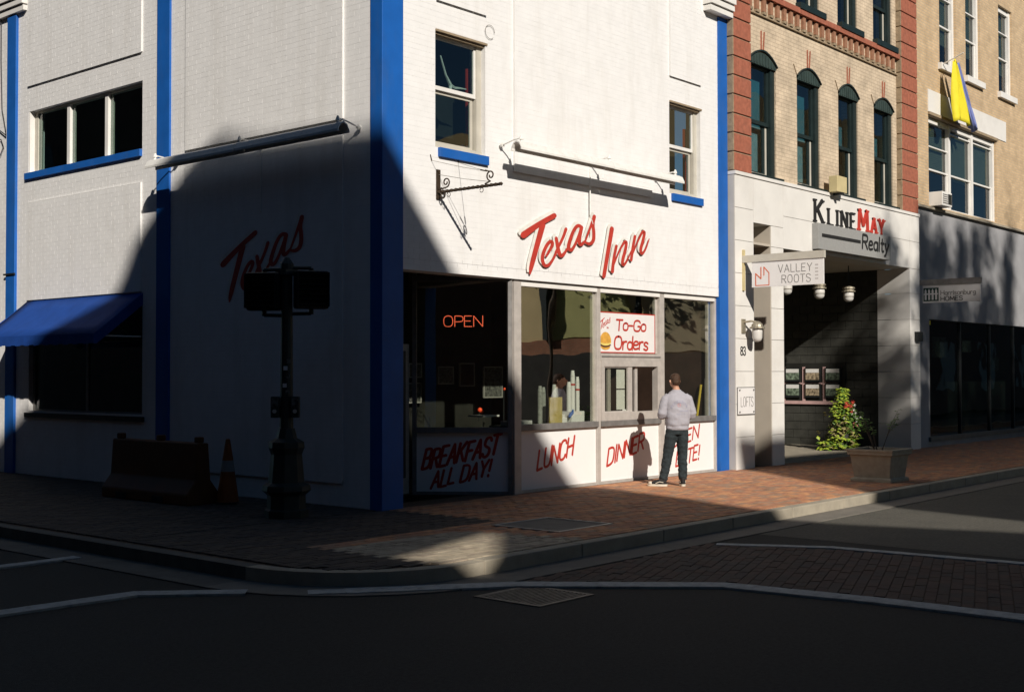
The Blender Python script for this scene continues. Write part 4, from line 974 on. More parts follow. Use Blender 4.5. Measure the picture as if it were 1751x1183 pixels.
# quoins
box('quoin_backing', M['qmort'], kb, 8.73,9.36,-.128,.3,5.40,10.9); box('quoin_backing', M['qmort'], kb, 16.16,KXR-.002,-.128,.3,5.40,10.9)
z = 5.47; i = 0
while z < 10.7:
    for (x0, x1) in ((8.722,9.36),(16.15,17.04)):
        box('quoin', M['quoin'], kb, x0+.02, x1, -.155, -.129, z+.012, z+.335, bevel=.006)
        box('quoin_return', M['quoins'], kb, x0-.014, x0+.018, -.150, .0 if x0 < 10 else YW-.001, z+.012, z+.335)
    z += .352; i += 1
box('painted_shade_strip', M['quoins'], kb, KXR-.001, KXR+.07, -.08, -.004, 5.8, 10.9)  # brown strip paints in the shade beside the right quoins
# white stone ground floor : panels with joints
mb = MB(); wall_with_holes(mb, FX, 8.73, 17.05, 0, 5.40, [(9.40,10.06,0,4.57),(10.54,16.5,0,4.17)], -.15, .30)
sf = fixn(add('stone_front', mb, M['stonej'], kb))
def stone(x0, x1, z0, z1): add('stone_panel', MB().box(x0+.004, x1-.004, -.165, -.151, z0+.004, z1-.004), M['stonew'], sf, bevel=.003)
for k in range(9):
    stone(8.735, 9.40, k*.6+.0, min(k*.6+.6, 5.4)); 
    if k < 7: stone(10.06, 10.54, k*.6, min(k*.6+.6, 4.17)) ; stone(16.5, 17.05, k*.6, min(k*.6+.6, 4.17))
stone(9.40, 10.54, 4.57, 5.4); stone(10.06,10.54,4.17,4.57)
xs_ = [10.54,11.7,13.0,14.3,15.4,16.5,17.05]
for a, b in zip(xs_[:-1], xs_[1:]): stone(a, b, 4.80, 5.40); stone(a, b, 4.17 if a < 16.4 else 4.17, 4.80)
box('band_cap', M['stonew'], kb, 8.72, 17.05, -.19, -.02, 5.401, 5.465, bevel=.004)
# lining of the white side of the left pier and slot
box('pier_return', M['beige'], kb, 10.0455, 10.059, -.149, .60, 0, 4.56)
box('pier', M['beige'], kb, 10.06, 10.54, .301, .60, 0, 4.56)
# recess
REC = 3.9
rec = MB(); rec.box(8.8, 16.5, REC, REC+.1, 0, 4.3).box(8.8,17.0,.301,REC,4.22,4.3)
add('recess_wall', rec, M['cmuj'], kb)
add('recess_ceiling', MB().box(8.8,16.5,-.149,REC,4.171,4.215), M['beige'], kb)
# side wall X=16.5 : white reveal y -.15...62 then block wall
for k in range(7): add('stone_panel', MB().box(16.485,16.499,-.165,.62,k*.6+.004,min(k*.6+.596,4.166)), M['stonew'], sf)
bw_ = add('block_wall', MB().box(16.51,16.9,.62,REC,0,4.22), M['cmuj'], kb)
BM = None
for r in range(21):
    y = .62-(.2 if r % 2 else 0)
    while y < REC:
        a, b = max(y, .62), min(y+.4, REC)
        if b-a > .05 and not (a > 1.45 and b < 3.1 and 1.1 < r*.2+.1 < 1.95):
            if b-a > .39:
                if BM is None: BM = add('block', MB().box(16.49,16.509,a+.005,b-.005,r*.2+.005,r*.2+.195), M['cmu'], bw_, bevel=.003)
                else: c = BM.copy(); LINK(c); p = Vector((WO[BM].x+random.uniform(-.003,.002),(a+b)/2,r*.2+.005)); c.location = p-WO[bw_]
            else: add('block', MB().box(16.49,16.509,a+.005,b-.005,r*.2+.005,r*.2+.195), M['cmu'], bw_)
        y += .4
box('stoop', M['conc'], kb, 10.2, 16.49, -.02, REC, .0, .035)
# display of photos
dp = thing('photo_display', (16.45,2.2,1.1), 'wall display of small house photos on pink rails inside the dark recess', 'display')
box('backing', M['dark'], dp, 16.455, 16.488, 1.42, 3.6, 1.02, 2.0)
for y in (2.50, 1.96, 3.04): box('rail', M['pinkbd'], dp, 16.435, 16.454, y-.035, y+.035, 1.10, 1.92)
box('rail', M['pinkbd'], dp, 16.436, 16.454, 1.42, 3.6, 1.02, 1.099); box('rail', M['pinkbd'], dp, 16.442, 16.454, 1.6, 3.4, 1.50, 1.54)
for k, yc in enumerate((3.30, 2.78, 2.25, 1.72)):
    for zz in (1.56, 1.18):
        ph = box('picture_frame', M['black'], dp, 16.40, 16.43, yc-.20, yc+.20, zz, zz+.34)
        add('photo', MB().box(16.394,16.399,yc-.175,yc+.175,zz+.05,zz+.315), M['phot1'] if (k+int(zz*10)) % 2 else M['phot2'], ph)
        add('photo_sky', MB().box(16.391,16.3935,yc-.17,yc+.17,zz+.22,zz+.31), M['paper'], ph)
# pendant jar lamps
for (x, z, lb) in ((12.08,3.40,'jar pendant lamp partly hidden behind the Valley Roots board'),(13.53,3.38,'jar pendant lamp hanging at the right end of the Valley Roots board'),(14.94,3.38,'rightmost jar pendant lamp hanging alone in the dark recess')):
    t = thing('pendant_lamp', (x,.6,z), lb, 'pendant lamp', 'jar pendant lamps in the realty entrance')
    add('jar', MB().tube([(x,.6,z-.02),(x,.6,z),(x,.6,z+.04),(x,.6,z+.15),(x,.6,z+.2)], [.02,.075,.105,.115,.11], 14), M['frost'], t, smooth=True)
    cp = add('cap', MB().tube([(x,.6,z+.201),(x,.6,z+.23),(x,.6,z+.235),(x,.6,z+.27),(x,.6,z+.275),(x,.6,z+.31),(x,.6,z+.34)], [.15,.15,.12,.12,.145,.13,.03], 14), M['brass'], t)
    add('stem', MB().tube([(x,.6,z+.34),(x,.6,4.17)], .012, 6), M['black'], t)
    add('guard', MB().tube([(x+.118*math.cos(a), .6+.118*math.sin(a), z+.1) for a in [i*math.pi/8 for i in range(17)]], .005, 5), M['brass'], t)
# wall jar lamp and number 83
wl = thing('wall_lamp', (9.1,-.2,2.3), 'metal capped jar wall lamp on the white stone pier above number 83', 'wall lamp')
box('back_plate', M['brass'], wl, 8.93, 9.05, -.19, -.166, 2.50, 2.76)
x, y, z = 9.10, -.40, 2.36
add('arm', MB().tube([(8.99,-.18,2.70),(9.02,-.32,2.72),(x,y,2.70)], .02, 6), M['brass'], wl)
add('jar', MB().tube([(x,y,z-.02),(x,y,z),(x,y,z+.05),(x,y,z+.18),(x,y,z+.22)], [.02,.07,.09,.095,.09], 14), M['frost'], wl, smooth=True)
add('cap', MB().tube([(x,y,z+.221),(x,y,z+.25),(x,y,z+.255),(x,y,z+.30),(x,y,z+.34),(x,y,z+.36)], [.14,.14,.11,.10,.06,.02], 14), M['brass'], wl)
hn = thing('house_number', (8.98,-.17,2.14), 'small dark house number 83 under the wall lamp', 'house number')
text('digits', '83', hn, (8.90,-.166,2.10), UX, VZ, NY, .15, .14, M['txtb'], depth=.006)
lp = thing('lofts_plaque', (9.08,-.17,1.0), 'white metal plaque reading LOFTS on the stone pier beside the blue strip', 'plaque')
box('plate', M['signw'], lp, 8.77, 9.37, -.185, -.168, 1.02, 1.50, bevel=.003)
mb = MB(); mb.box(8.762,9.378,-.1845,-.1665,1.505,1.515).box(8.762,9.378,-.1845,-.1665,1.005,1.015).box(8.755,8.762,-.1845,-.1665,1.005,1.515).box(9.378,9.385,-.1845,-.1665,1.005,1.515); add('edge', mb, M['aludk'], lp)
text('lettering', 'LOFTS', lp, (8.87,-.185,1.16), UX, VZ, NY, .17, .07, M['txt'], width=.44, depth=.002)
for (x, z) in ((8.82,1.46),(9.32,1.46),(8.82,1.06),(9.32,1.06)): add('screw', MB().tube([(x,-.186,z),(x,-.20,z)], .016, 8), M['aludk'], lp)
# KLINEMAY sign
km = thing('realty_sign', (13.4,-.2,4.25), 'KlineMay Realty sign, raised black and red letters over a grey panel', 'sign')
box('panel', M['signg'], km, 11.72, 15.13, -.31, -.166, 4.25, 4.77, bevel=.004)
hb = .46
text('letter', 'KLINE', km, (11.82,-.167,4.81), UX, VZ, NY, hb, .165, M['txtb'], serif=True, split=True, depth=.03, sizes=[1,.72,.72,.72,.72], width=1.76, track=.40)
text('letter', 'MAY', km, (13.82,-.167,4.81), UX, VZ, NY, hb, .19, M['red'], serif=True, split=True, depth=.03, sizes=[1,.72,.72], width=1.20, track=.32)
text('lettering', 'Realty', km, (13.70,-.3115,4.41), UX, VZ, NY, .29, .19, M['txtb'], depth=.004, width=1.3, slant=.1)
box('bar', M['txtb'], km, 11.86, 13.62, -.316, -.3105, 4.50, 4.57)
# hanging signs
vs = thing('valley_roots_sign', (9.0,-1.1,3.3), 'white Valley Roots blade sign with orange house outline on a bracket', 'sign')
box('board', M['signw'], vs, 8.985, 9.015, -1.78, -.36, 3.33, 3.79); box('beam', M['cream'], vs, 8.965, 9.035, -1.80, -.17, 3.79, 3.92)
box('wall_plate', M['woody'], vs, 8.97, 9.03, -.20, -.166, 3.28, 4.03)
UY = (0,-1,0); NX = (-1,0,0)
text('lettering', 'VALLEY', vs, (8.985,-.90,3.575), UY, VZ, NX, .135, .085, M['txt'], width=.66, depth=.002, track=.22)
text('lettering', 'ROOTS', vs, (8.985,-.97,3.385), UY, VZ, NX, .135, .085, M['txt'], width=.56, depth=.002, track=.22)
mb = MB(); pl_ = lambda a, b, d: Vector((8.985-d, -.44-a, 3.36+b))
for k, (p, q) in enumerate([((0,0),(.27,0)),((.27,0),(.27,.22)),((.27,.22),(.17,.33)),((.17,.33),(.17,.18)),((.0,0),(0,.22)),((0,.22),(.11,.12)),((.11,.12),(.11,.33))]): ribbon(mb, [p, q], [.016]*2, pl_, .002, True, k*.0006)
add('house_outline', mb, M['logo'], vs)
for k in range(5): box('small_print', M['txtl'], vs, 8.983, 8.9848, -1.68, -1.62, 3.42+k*.06, 3.445+k*.06)
hs = thing('homes_sign', (17.1,-.85,3.38), 'Harrisonburg Homes blade sign with green fence logo hanging in tree shade', 'sign')
box('board', M['signw'], hs, 17.085, 17.115, -1.56, -.22, 3.39, 3.80); box('beam', M['aludk'], hs, 17.065, 17.135, -1.58, -.0, 3.80, 3.93); box('wall_plate', M['black'], hs, 17.06, 17.14, -.03, -.004, 3.2, 4.0)
lg = box('logo_block', mat('dark_green_print', (.015,.05,.035), .6, .1, 9, 0), hs, 17.082, 17.0848, -.60, -.24, 3.43, 3.74)
mb = MB()
for k in range(4):
    a = -.27-k*.083; mb.box(17.079,17.0815,a-.045,a,3.46,3.68).box(17.0782,17.0789,a-.034,a-.011,3.68,3.71)
mb.box(17.0774,17.0781,-.59,-.25,3.58,3.61); add('picket_print', mb, M['signw'], hs)
text('lettering', 'Harrisonburg', hs, (17.085,-.65,3.56), UY, VZ, NX, .105, .16, M['txt'], width=.80, depth=.002)
text('lettering', 'HOMES', hs, (17.085,-.65,3.43), UY, VZ, NX, .095, .16, M['txtb'], width=.50, depth=.002)
tagp(box('meter_box', M['black'], None, 16.72, 17.0, -.26, -.166, 2.50, 2.72, bevel=.01), 'small black box fixed on the shaded white pier below the Homes sign', 'box')
yl = thing('wall_light_box', (12.6,-.4,5.45), 'yellowed box light standing above the realty sign between windows', 'light')
box('case', M['woody'], yl, 12.42, 12.86, -.38, -.19, 5.47, 5.80, bevel=.01); box('bracket', M['black'], yl, 12.6, 12.68, -.40, -.2, 5.42, 5.469)

# ---------------------------------------------------------------- tan brick office building
tb = thing('tan_office_building', (25,3,0), 'tan brick building with white framed windows above a grey stucco shopfront', 'building')
TX1 = 34
uw = [(18.78,19.85),(20.50,21.52),(22.88,23.95),(25.3,26.3),(27.2,28.2)]
holes = [(18.05,22.62,5.80,7.98)]+[(a, b, 9.36, 11.75) for a, b in uw]+[(25.0,29.0,5.8,7.98)]
mb = MB(); wall_with_holes(mb, FX, KXR+.07, TX1, 5.72, 13, holes, 0, .35); fixn(add('brick_wall', mb, M['tbrick'], tb))
M['glasst'] = glass('office_glass', (.55,.62,.60), 1.7, .02, .1)
def sash2(x0, x1, z0, z1, par, yb=.08, blind=.5, top=.3):
    f = MB(); f.box(x0,x0+.06,yb,yb+.08,z0,z1).box(x1-.12,x1,yb-.02,yb+.08,z0,z1).box(x0+.06,x1-.12,yb,yb+.08,z1-.12,z1).box(x0+.06,x1-.12,yb,yb+.08,z0,z0+.05)
    w = add('window', f, M['trim'], par); h = z1-z0; zm = z0+h*.42
    add('meeting_rail', MB().box(x0+.06,x1-.12,yb+.01,yb+.06,zm-.02,zm+.02), M['trim'], w)
    add('meeting_rail', MB().box(x0+.06,x1-.12,yb+.01,yb+.06,z0+h*(1-top)-.015,z0+h*(1-top)+.015), M['trim'], w)
    add('stile', MB().box(x1-.17,x1-.121,yb+.02,yb+.06,z0+.05,zm-.02), M['trim'], w)
    add('pane', MB().box(x0+.06,x1-.12,yb+.065,yb+.069,z0+.05,z1-.12), M['glasst'], w)
    bz = z0+h*(1-blind)
    nb_ = int((z1-.12-bz)/.05)
    mb = MB()
    for i in range(nb_): mb.box(x0+.07,x1-.13,yb+.12,yb+.135,bz+i*.05+.004,bz+i*.05+.05)
    if nb_: add('blind', mb, M['blind'], w)
    return w
ww_ = 4.57/3
for k in range(3): sash2(18.05+k*ww_, 18.05+(k+1)*ww_-.002, 5.80, 7.96, tb, blind=(.55,.62,.58)[k], top=(.32,.10,.10)[k])
for k, (a, b) in enumerate(uw): sash2(a, b, 9.36, 11.74, tb, blind=.75, top=.28); box('sill', M['trim'], tb, a-.10, b+.12, -.10, .07, 9.20, 9.358, bevel=.006)
sash2(25.0,27.0,5.8,7.96,tb); sash2(27.0,29.0,5.8,7.96,tb)
box('header_panel', M['stonew'], tb, 18.02, 23.35, -.02, -.001, 8.06, 8.60); box('lintel', M['quoins'], tb, 18.02, 22.66, -.05, .02, 7.985, 8.055)
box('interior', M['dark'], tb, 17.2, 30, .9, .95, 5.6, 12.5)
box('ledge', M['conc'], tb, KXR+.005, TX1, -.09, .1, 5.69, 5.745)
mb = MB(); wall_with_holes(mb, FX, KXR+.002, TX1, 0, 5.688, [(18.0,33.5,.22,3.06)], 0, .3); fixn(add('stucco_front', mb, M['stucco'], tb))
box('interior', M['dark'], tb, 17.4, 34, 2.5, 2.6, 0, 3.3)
for a, b in ((18.0,20.08),(20.14,22.14),(22.2,23.95),(24.02,27),(27.06,30)):
    add('pane', MB().box(a+.0,b,.09,.095,.24,3.04), M['glasst'], tb); box('mullion', M['black'], tb, b, b+.06, .05, .14, .24, 3.04)
box('head_rail', M['black'], tb, 18.0, 33.5, .04, .15, 3.04, 3.06); box('sill_rail', M['concd'], tb, 17.9, 33.5, -.06, .16, .14, .239)
tagp(box('yellow_tag', M['flagy'], None, 18.05, 18.25, .07, .088, 2.93, 3.03), 'small yellow sticker at the top left corner of the dark shopfront glass', 'sticker')
for k, (x, z, w, h) in enumerate(((18.9,2.4,.9,.5),(20.7,2.45,.6,.3),(22.6,2.0,.8,.35))):
    t = box('window_poster', M['poster'], None, x-w/2, x+w/2, .12, .125, z-h/2, z+h/2); tagp(t, ('wide dim poster in the first dark pane of the grey shopfront','small dim poster in the second dark pane of the grey shopfront','faint lettered poster in the third dark pane of the grey shopfront')[k], 'poster')
acu = thing('air_conditioner', (18.3,-.2,5.75), 'small window air conditioner in the tan building sill', 'air conditioner')
box('case', M['trim'], acu, 18.12, 18.72, -.30, .06, 5.78, 6.12, bevel=.01); box('front', M['dark'], acu, 18.48, 18.69, -.306, -.301, 5.83, 6.08)
for k in range(5): box('louvre', M['aludk'], acu, 18.15, 18.45, -.31, -.301, 5.84+k*.05, 5.86+k*.05)
# flag
fl_ = thing('flag', (18.8,-.1,8.4), 'yellow and blue flag hanging slack from a pole under the upper window', 'flag')
add('pole', MB().tube([(18.75,-.0,9.28),(18.72,-.40,9.42),(18.70,-.62,9.5)], .015, 6), M['trim'], fl_)
def cloth(name, m, c0, c1, w0, w1, ph, yoff):
    mb = MB(); nu, nv = 10, 14; b = len(mb.v)
    for j in range(nv+1):
        t = j/nv; cx = c0[0]+(c1[0]-c0[0])*t; cy = c0[1]+(c1[1]-c0[1])*t; cz = c0[2]+(c1[2]-c0[2])*t; w = w0+(w1-w0)*t
        for i in range(nu+1):
            s = i/nu-.5; mb.v.append((cx+s*w, cy+yoff+.085*math.sin(s*11+ph+t*2.4)*(.3+t), cz-.16*abs(s)*t+.05*math.sin(s*8+t*3)))
    for j in range(nv):
        for i in range(nu): mb.f.append([b+j*11+i, b+j*11+i+1, b+(j+1)*11+i+1, b+(j+1)*11+i]); mb.m.append(0)
    o = add(name, mb, m, fl_, smooth=True); s_ = o.modifiers.new('s', 'SOLIDIFY'); s_.thickness = .004
cloth('yellow_half', M['flagy'], (18.66,-.42,9.34), (19.12,-.42,7.95), .14, 1.15, 0, 0)
cloth('blue_half', M['flagb'], (18.92,-.40,9.30), (19.88,-.40,7.88), .14, .40, 1.5, .0)

# ---------------------------------------------------------------- planter and plants
def leaf(mb, p, d, L, W, m):
    d = Vector(d).normalized(); s = d.cross(Vector((0,0,1)));
    if s.length < .05: s = Vector((1,0,0))
    s.normalize(); nrm = s.cross(d); p = Vector(p)
    a, b = p+d*L*.45+s*W/2-nrm*W*.12, p+d*L*.45-s*W/2-nrm*W*.12; t = p+d*L+Vector((0,0,-L*.25))
    c = p+d*L*.5+nrm*W*.10
    mb.add([p, a, t, b, c], [(0,4,1),(1,4,2),(2,4,3),(3,4,0)], m)
pu = thing('stone_planter', (8.28,-3.08,0), 'square cast stone planter with flared rim near the kerb', 'planter')
def sq(mb, prof, cx, cy, m=0):
    b = len(mb.v)
    for (h, z) in prof:
        for (i, j) in ((-1,-1),(1,-1),(1,1),(-1,1)): mb.v.append((cx+i*h, cy+j*h, z))
    for k in range(len(prof)-1):
        for i in range(4): mb.f.append([b+k*4+i, b+k*4+(i+1) % 4, b+k*4+4+(i+1) % 4, b+k*4+4+i]); mb.m.append(m)
    e = b+(len(prof)-1)*4; mb.f.append([e,e+1,e+2,e+3]); mb.m.append(m)
mb = MB(); sq(mb, [(.345,.014),(.345,.055),(.33,.07),(.30,.08),(.30,.09),(.345,.42),(.355,.435),(.385,.45),(.385,.50),(.40,.505),(.40,.535),(.34,.535),(.34,.47)], 8.28, -3.10)
add('bowl', mb, M['plst'], pu)
box('soil', M['soil'], pu, 7.945, 8.615, -3.435, -2.765, .455, .49)
dpn = thing('thin_dead_plant', (8.35,-3.05,.49), 'sparse dark twiggy plant growing from the cast stone planter', 'plant')
mb = MB(); lf = MB()
for k in range(11):
    a = random.uniform(0, 6.28); tip = Vector((8.35+.30*math.cos(a)*random.random(), -3.05+.35*math.sin(a), .49+random.uniform(.35,.75)))
    b_ = Vector((8.35+.06*math.cos(a), -3.05+.06*math.sin(a), .48)); mid = b_.lerp(tip, .5)+Vector((0,0,.08)); mb.tube([b_, mid, tip], [.006,.004,.002], 5)
    for j in range(9): q = mid.lerp(tip, random.random()); an = random.uniform(0, 6.28); leaf(lf, q, (math.cos(an), math.sin(an), .3), .075, .05, 0)
add('twigs', mb, M['bark'], dpn); add('leaves', lf, M['leaf2'], dpn)['kind'] = 'stuff'
# flowering bush in pot inside the recess
fb = thing('flowering_plant', (15.0,.9,.035), 'tall potted plant with bright green leaves, red flower head and white blossoms', 'plant')
add('pot', MB().tube([(15.1,.95,.036),(15.1,.95,.34),(15.1,.95,.40)], [.22,.30,.32], 16), M['cmu'], fb)
IMR = Vector((.65,-.757,0))       # rightwards as seen from the street corner
stems = MB(); LV = [MB(), MB(), MB()]; count = 0
def bushpt(px, z, dep): return Vector((15.05,.9,0))+IMR*px+Vector((.76,.65,0))*dep+Vector((0,0,z))
sizes = []
def outline(z):    # half widths (left,right) of the bush at height z
    if z < .25: return (-.46, .36)
    if z < .55: return (-.24, .36)
    if z < .8: return (-.16, .42)
    if z < 1.1: return (-.18, .30)
    return (-.02, .14)
leafobjs = []
for i in range(1500):
    z = random.uniform(.06, 1.42); a, b = outline(z); px = random.uniform(a, b); dep = random.uniform(-.25, .2)*(1 if z < 1 else .4)
    p = bushpt(px, z, dep); an = random.uniform(0, 6.28); d = Vector((math.cos(an)-.5, math.sin(an)-.6, random.uniform(-.5,.6)))
    L_ = random.uniform(.08, .13)*(1.25 if z < .35 else 1); m_ = 0 if random.random() < .6 else (1 if random.random() < .7 else 2)
    if .35 < z < .7 and random.random() < .35: m_ = 2
    if px > .15 and z > .5: m_ = 1
    leaf(LV[m_], p, d, L_, L_*.75, 0)
for k in range(14): px = random.uniform(-.15,.3); stems.tube([(15.1,.95,.36), bushpt(px*.6,.6,0), bushpt(px,1.2 if px < .1 else .9,0)], [.01,.007,.004], 5)
add('stems', stems, M['leaf2'], fb)
for mbx, mm, nn in zip(LV, ('leaf1','leaf2','leaf3'), ('bright_leaves','dark_leaves','dry_leaves')): add(nn, mbx, M[mm], fb)['kind'] = 'stuff'
def flower(px, z, r, m_, dep=-.2, n=6):
    mb = MB(); c = bushpt(px, z, dep)
    for k in range(n): a = 2*math.pi*k/n; leaf(mb, c, IMR*math.cos(a)+Vector((0,0,math.sin(a)))+Vector((-.3,-.3,0)), r, r*.8, 0)
    add('flower', mb, M[m_], fb)
for k in range(9): flower(.16+random.uniform(-.09,.10), 1.02+random.uniform(-.11,.11), .06, 'petalr')
for (px, z) in ((.29,1.06),(.27,.95),(.31,.88),(.30,.80),(.42,.78),(.34,.76),(.38,.62),(.10,.77),(.05,.76),(.33,.70),(.24,.86)): flower(px, z, .04, 'petalw', n=5)
for k in range(5): flower(.32+random.uniform(-.05,.05), .64+random.uniform(-.05,.06), .05, 'petalp')
for (px, z) in ((-.52,.44),(-.49,.40),(-.36,.86),(-.34,.80)): leafb = MB(); leaf(leafb, bushpt(px, z, -.1), (-.5,-.3,.4), .12, .08, 0); add('leaf', leafb, M['leaf3'], fb)

# ---------------------------------------------------------------- signal pole
sp = thing('signal_pole', (-1.22,.29,0), 'dark pedestrian signal post with two signal heads on the shaded corner', 'signal post')
PXc, PYc = -1.22, .29
add('pedestal', MB().loft([(0,0,.012,.27,.27),(0,0,.10,.27,.27),(0,0,.12,.24,.24),(0,0,.28,.235,.235),(0,0,.34,.30,.30),(0,0,.40,.29,.29),(0,0,.44,.22,.22),(0,0,.78,.19,.19),(0,0,.86,.22,.22),(0,0,.93,.215,.215),(0,0,.98,.13,.13),(0,0,1.10,.10,.10)], 8, O=Vector((PXc,PYc,0))), M['pole'], sp)
add('shaft', MB().loft([(0,0,1.10,.085,.085),(0,0,1.5,.078,.078),(0,0,3.0,.07,.07),(0,0,3.02,.085,.085),(0,0,3.12,.085,.085),(0,0,3.2,.03,.03)], 12, O=Vector((PXc,PYc,0))), M['pole'], sp)
for k in range(5):
    z = 1.55+k*.09+random.uniform(-.02,.02); a = math.atan2(CAM.y-PYc, CAM.x-PXc)+random.uniform(-.5,.5)
    st = MB().obox((PXc+.083*math.cos(a),PYc+.083*math.sin(a),z), (-math.sin(a)*.025,math.cos(a)*.025,0), (math.cos(a)*.001,math.sin(a)*.001,0), (0,0,.025)); add('sticker', st, M['paper'] if k % 2 else M['poster'], sp)
def head(nm, c, nx):
    c = Vector(c); n = Vector(nx); s = Vector((-n.y, n.x, 0))
    h = add('signal_head', MB().obox(c, s*.21, n*.09, (0,0,.235)), M['black'], sp, bevel=.03)
    mb = MB()
    for k in range(7): mb.obox(c+n*.14+Vector((0,0,-.18+k*.06)), s*.185, n*.05, (0,0,.003))
    mb.obox(c+n*.14+s*.19, s*.004, n*.06, (0,0,.21)); mb.obox(c+n*.14-s*.19, s*.004, n*.06, (0,0,.21)); mb.obox(c+n*.14+Vector((0,0,.205)), s*.19, n*.07, (0,0,.004)); add('visor', mb, M['black'], h)
    add('lens', MB().obox(c+n*.0925, s*.17, n*.002, (0,0,.19)), M['poster'] if 0 else M['black'], h)
    add('lug', MB().tube([c+Vector((0,0,.235)), c+Vector((0,0,.27))], .03, 8), M['black'], h); add('lug', MB().tube([c-Vector((0,0,.235)), c-Vector((0,0,.30))], .03, 8), M['black'], h)
    return h
side = Vector((-.65,.757,0))
cL = Vector((PXc,PYc,2.78))+side*.28; cR = Vector((PXc,PYc,2.80))-side*.30
head('a', cL, (-.82,-.57,0)); head('b', cR, (-.50,-.866,0))
for c, sg in ((cL,1),(cR,-1)):
    for dz in (.27,-.29):
        q = Vector((c.x,c.y,c.z+dz)); add('bracket_arm', MB().tube([q, (PXc,PYc,c.z+dz*1.02)], .022, 8), M['pole'], sp)
add('top_bracket', MB().box(PXc-.10,PXc+.10,PYc-.10,PYc+.10,2.98,3.05), M['pole'], sp)
for sg in (1,-1):
    c = Vector((PXc,PYc,1.36))+side*.125*sg+Vector((-.05,-.04,0))
    b_ = add('push_button_box', MB().obox(c, side*.05, Vector((.757,.65,0))*.05, (0,0,.13)), M['pole'], sp, bevel=.01)
    add('push_button', MB().tube([c-Vector((.757,.65,0))*.05-Vector((0,0,.05)), c-Vector((.757,.65,0))*.07-Vector((0,0,.05))], .025, 10), M['alu'], b_)
    add('push_plate', MB().obox(c-Vector((.757,.65,0))*.052+Vector((0,0,.06)), side*.04, Vector((.757,.65,0))*.002, (0,0,.05)), M['poster'], b_)
# cone and barrier
cn = thing('traffic_cone', (-.75,2.12,0), 'orange traffic cone with pale bands by the shaded side wall', 'traffic cone')
O = Vector((-.75,2.12,0))
add('base', MB().loft([(0,0,.012,.19,.19),(0,0,.04,.19,.19),(0,0,.045,.15,.15)], 4, O=O), M['black'], cn)
add('body', MB().loft([(0,0,.045,.15,.15),(0,0,.45,.095,.095)], 20, O=O).loft([(0,0,.60,.076,.076),(0,0,.88,.03,.03),(0,0,.89,.02,.02)], 20, O=O), M['orange'], cn, smooth=False)
add('band', MB().loft([(0,0,.45,.0955,.0955),(0,0,.60,.0765,.0765)], 20, O=O), M['refl'], cn)
br2 = thing('plastic_barrier', (-1.1,3.3,0), 'dull orange plastic barrier standing against the shaded wall left of the cone', 'barrier')
mb = MB(); prof = [(-.26,.012),(.26,.012),(.26,.16),(.12,.34),(.085,.84),(-.085,.84),(-.12,.34),(-.26,.16)]
mb.prism(prof, (-1.05,2.25,0), (1,0,0), (0,0,1), (0,2.1,0)); fixn(add('shell', mb, M['oldor'], br2, bevel=.02))
for y in (2.3,3.2,4.2): box('lug', M['oldor'], br2, -1.1, -1.0, y, y+.1, .841, .92, bevel=.015)
for y in (2.8,3.7): box('slot', M['dark'], br2, -1.33, -1.29, y, y+.25, .03, .11)

# ---------------------------------------------------------------- the customer
FWD = Vector((.70,.714,0)).normalized(); RGT = Vector((FWD.y,-FWD.x,0)); PO = Vector((5.38,-1.08,.013))
def pp3(x, y, z): return PO+RGT*x+FWD*y+Vector((0,0,z))
def bake(o, vox, sm=2):
    r_ = o.modifiers.new('r', 'REMESH'); r_.mode = 'VOXEL'; r_.voxel_size = vox; r_.use_smooth_shade = True
    s_ = o.modifiers.new('s', 'SMOOTH'); s_.iterations = sm; s_.factor = .5
    bpy.context.view_layer.update()
    dg = bpy.context.evaluated_depsgraph_get(); me = bpy.data.meshes.new_from_object(o.evaluated_get(dg), depsgraph=dg)
    mats = [m for m in o.data.materials]; o.modifiers.clear(); o.data = me
    if not me.materials:
        for m in mats: me.materials.append(m)
    me.polygons.foreach_set('use_smooth', [True]*len(me.polygons)); me.update()
    return o
person = thing('person', tuple(PO), 'person in grey sweatshirt and dark trousers standing with back turned at the serving hatch', 'person')
def tubeP(mb, pts, rs, n=12, sq=1.0): mb.tube([pp3(*p) for p in pts], rs, n, sq=sq)
def loftP(mb, rings, n=20, pw=2.2): mb.loft(rings, n, X=RGT, Y=FWD, O=PO, pw=pw)
b = MB()
loftP(b, [(0,0,.86,.13,.09),(0,0,1.0,.13,.09),(0,.0,1.2,.14,.10),(0,0,1.36,.16,.10),(0,0,1.42,.14,.08),(0,.0,1.46,.07,.06),(0,.01,1.50,.055,.058),(-.008,.02,1.535,.052,.056),(-.022,.034,1.55,.058,.073),(-.028,.034,1.58,.066,.086),(-.026,.028,1.63,.072,.094),(-.022,.018,1.68,.071,.092),(-.018,.015,1.715,.054,.068),(-.018,.012,1.735,.02,.03)])
FTL = (-.24,.02); FTR = (.085,-.01)
tubeP(b, [(-.08,0,.88),(-.15,.03,.48),(-.225,-.01,.10)], [.085,.055,.04]); tubeP(b, [(.08,0,.88),(.095,.03,.48),(.085,-.02,.10)], [.085,.055,.04])
tubeP(b, [(-.225,-.01,.10),(-.225,-.01,.06),(-.28,.03,.04)], [.04,.04,.03]); tubeP(b, [(.085,-.02,.10),(.085,-.02,.06),(.08,.10,.04)], [.04,.04,.03])
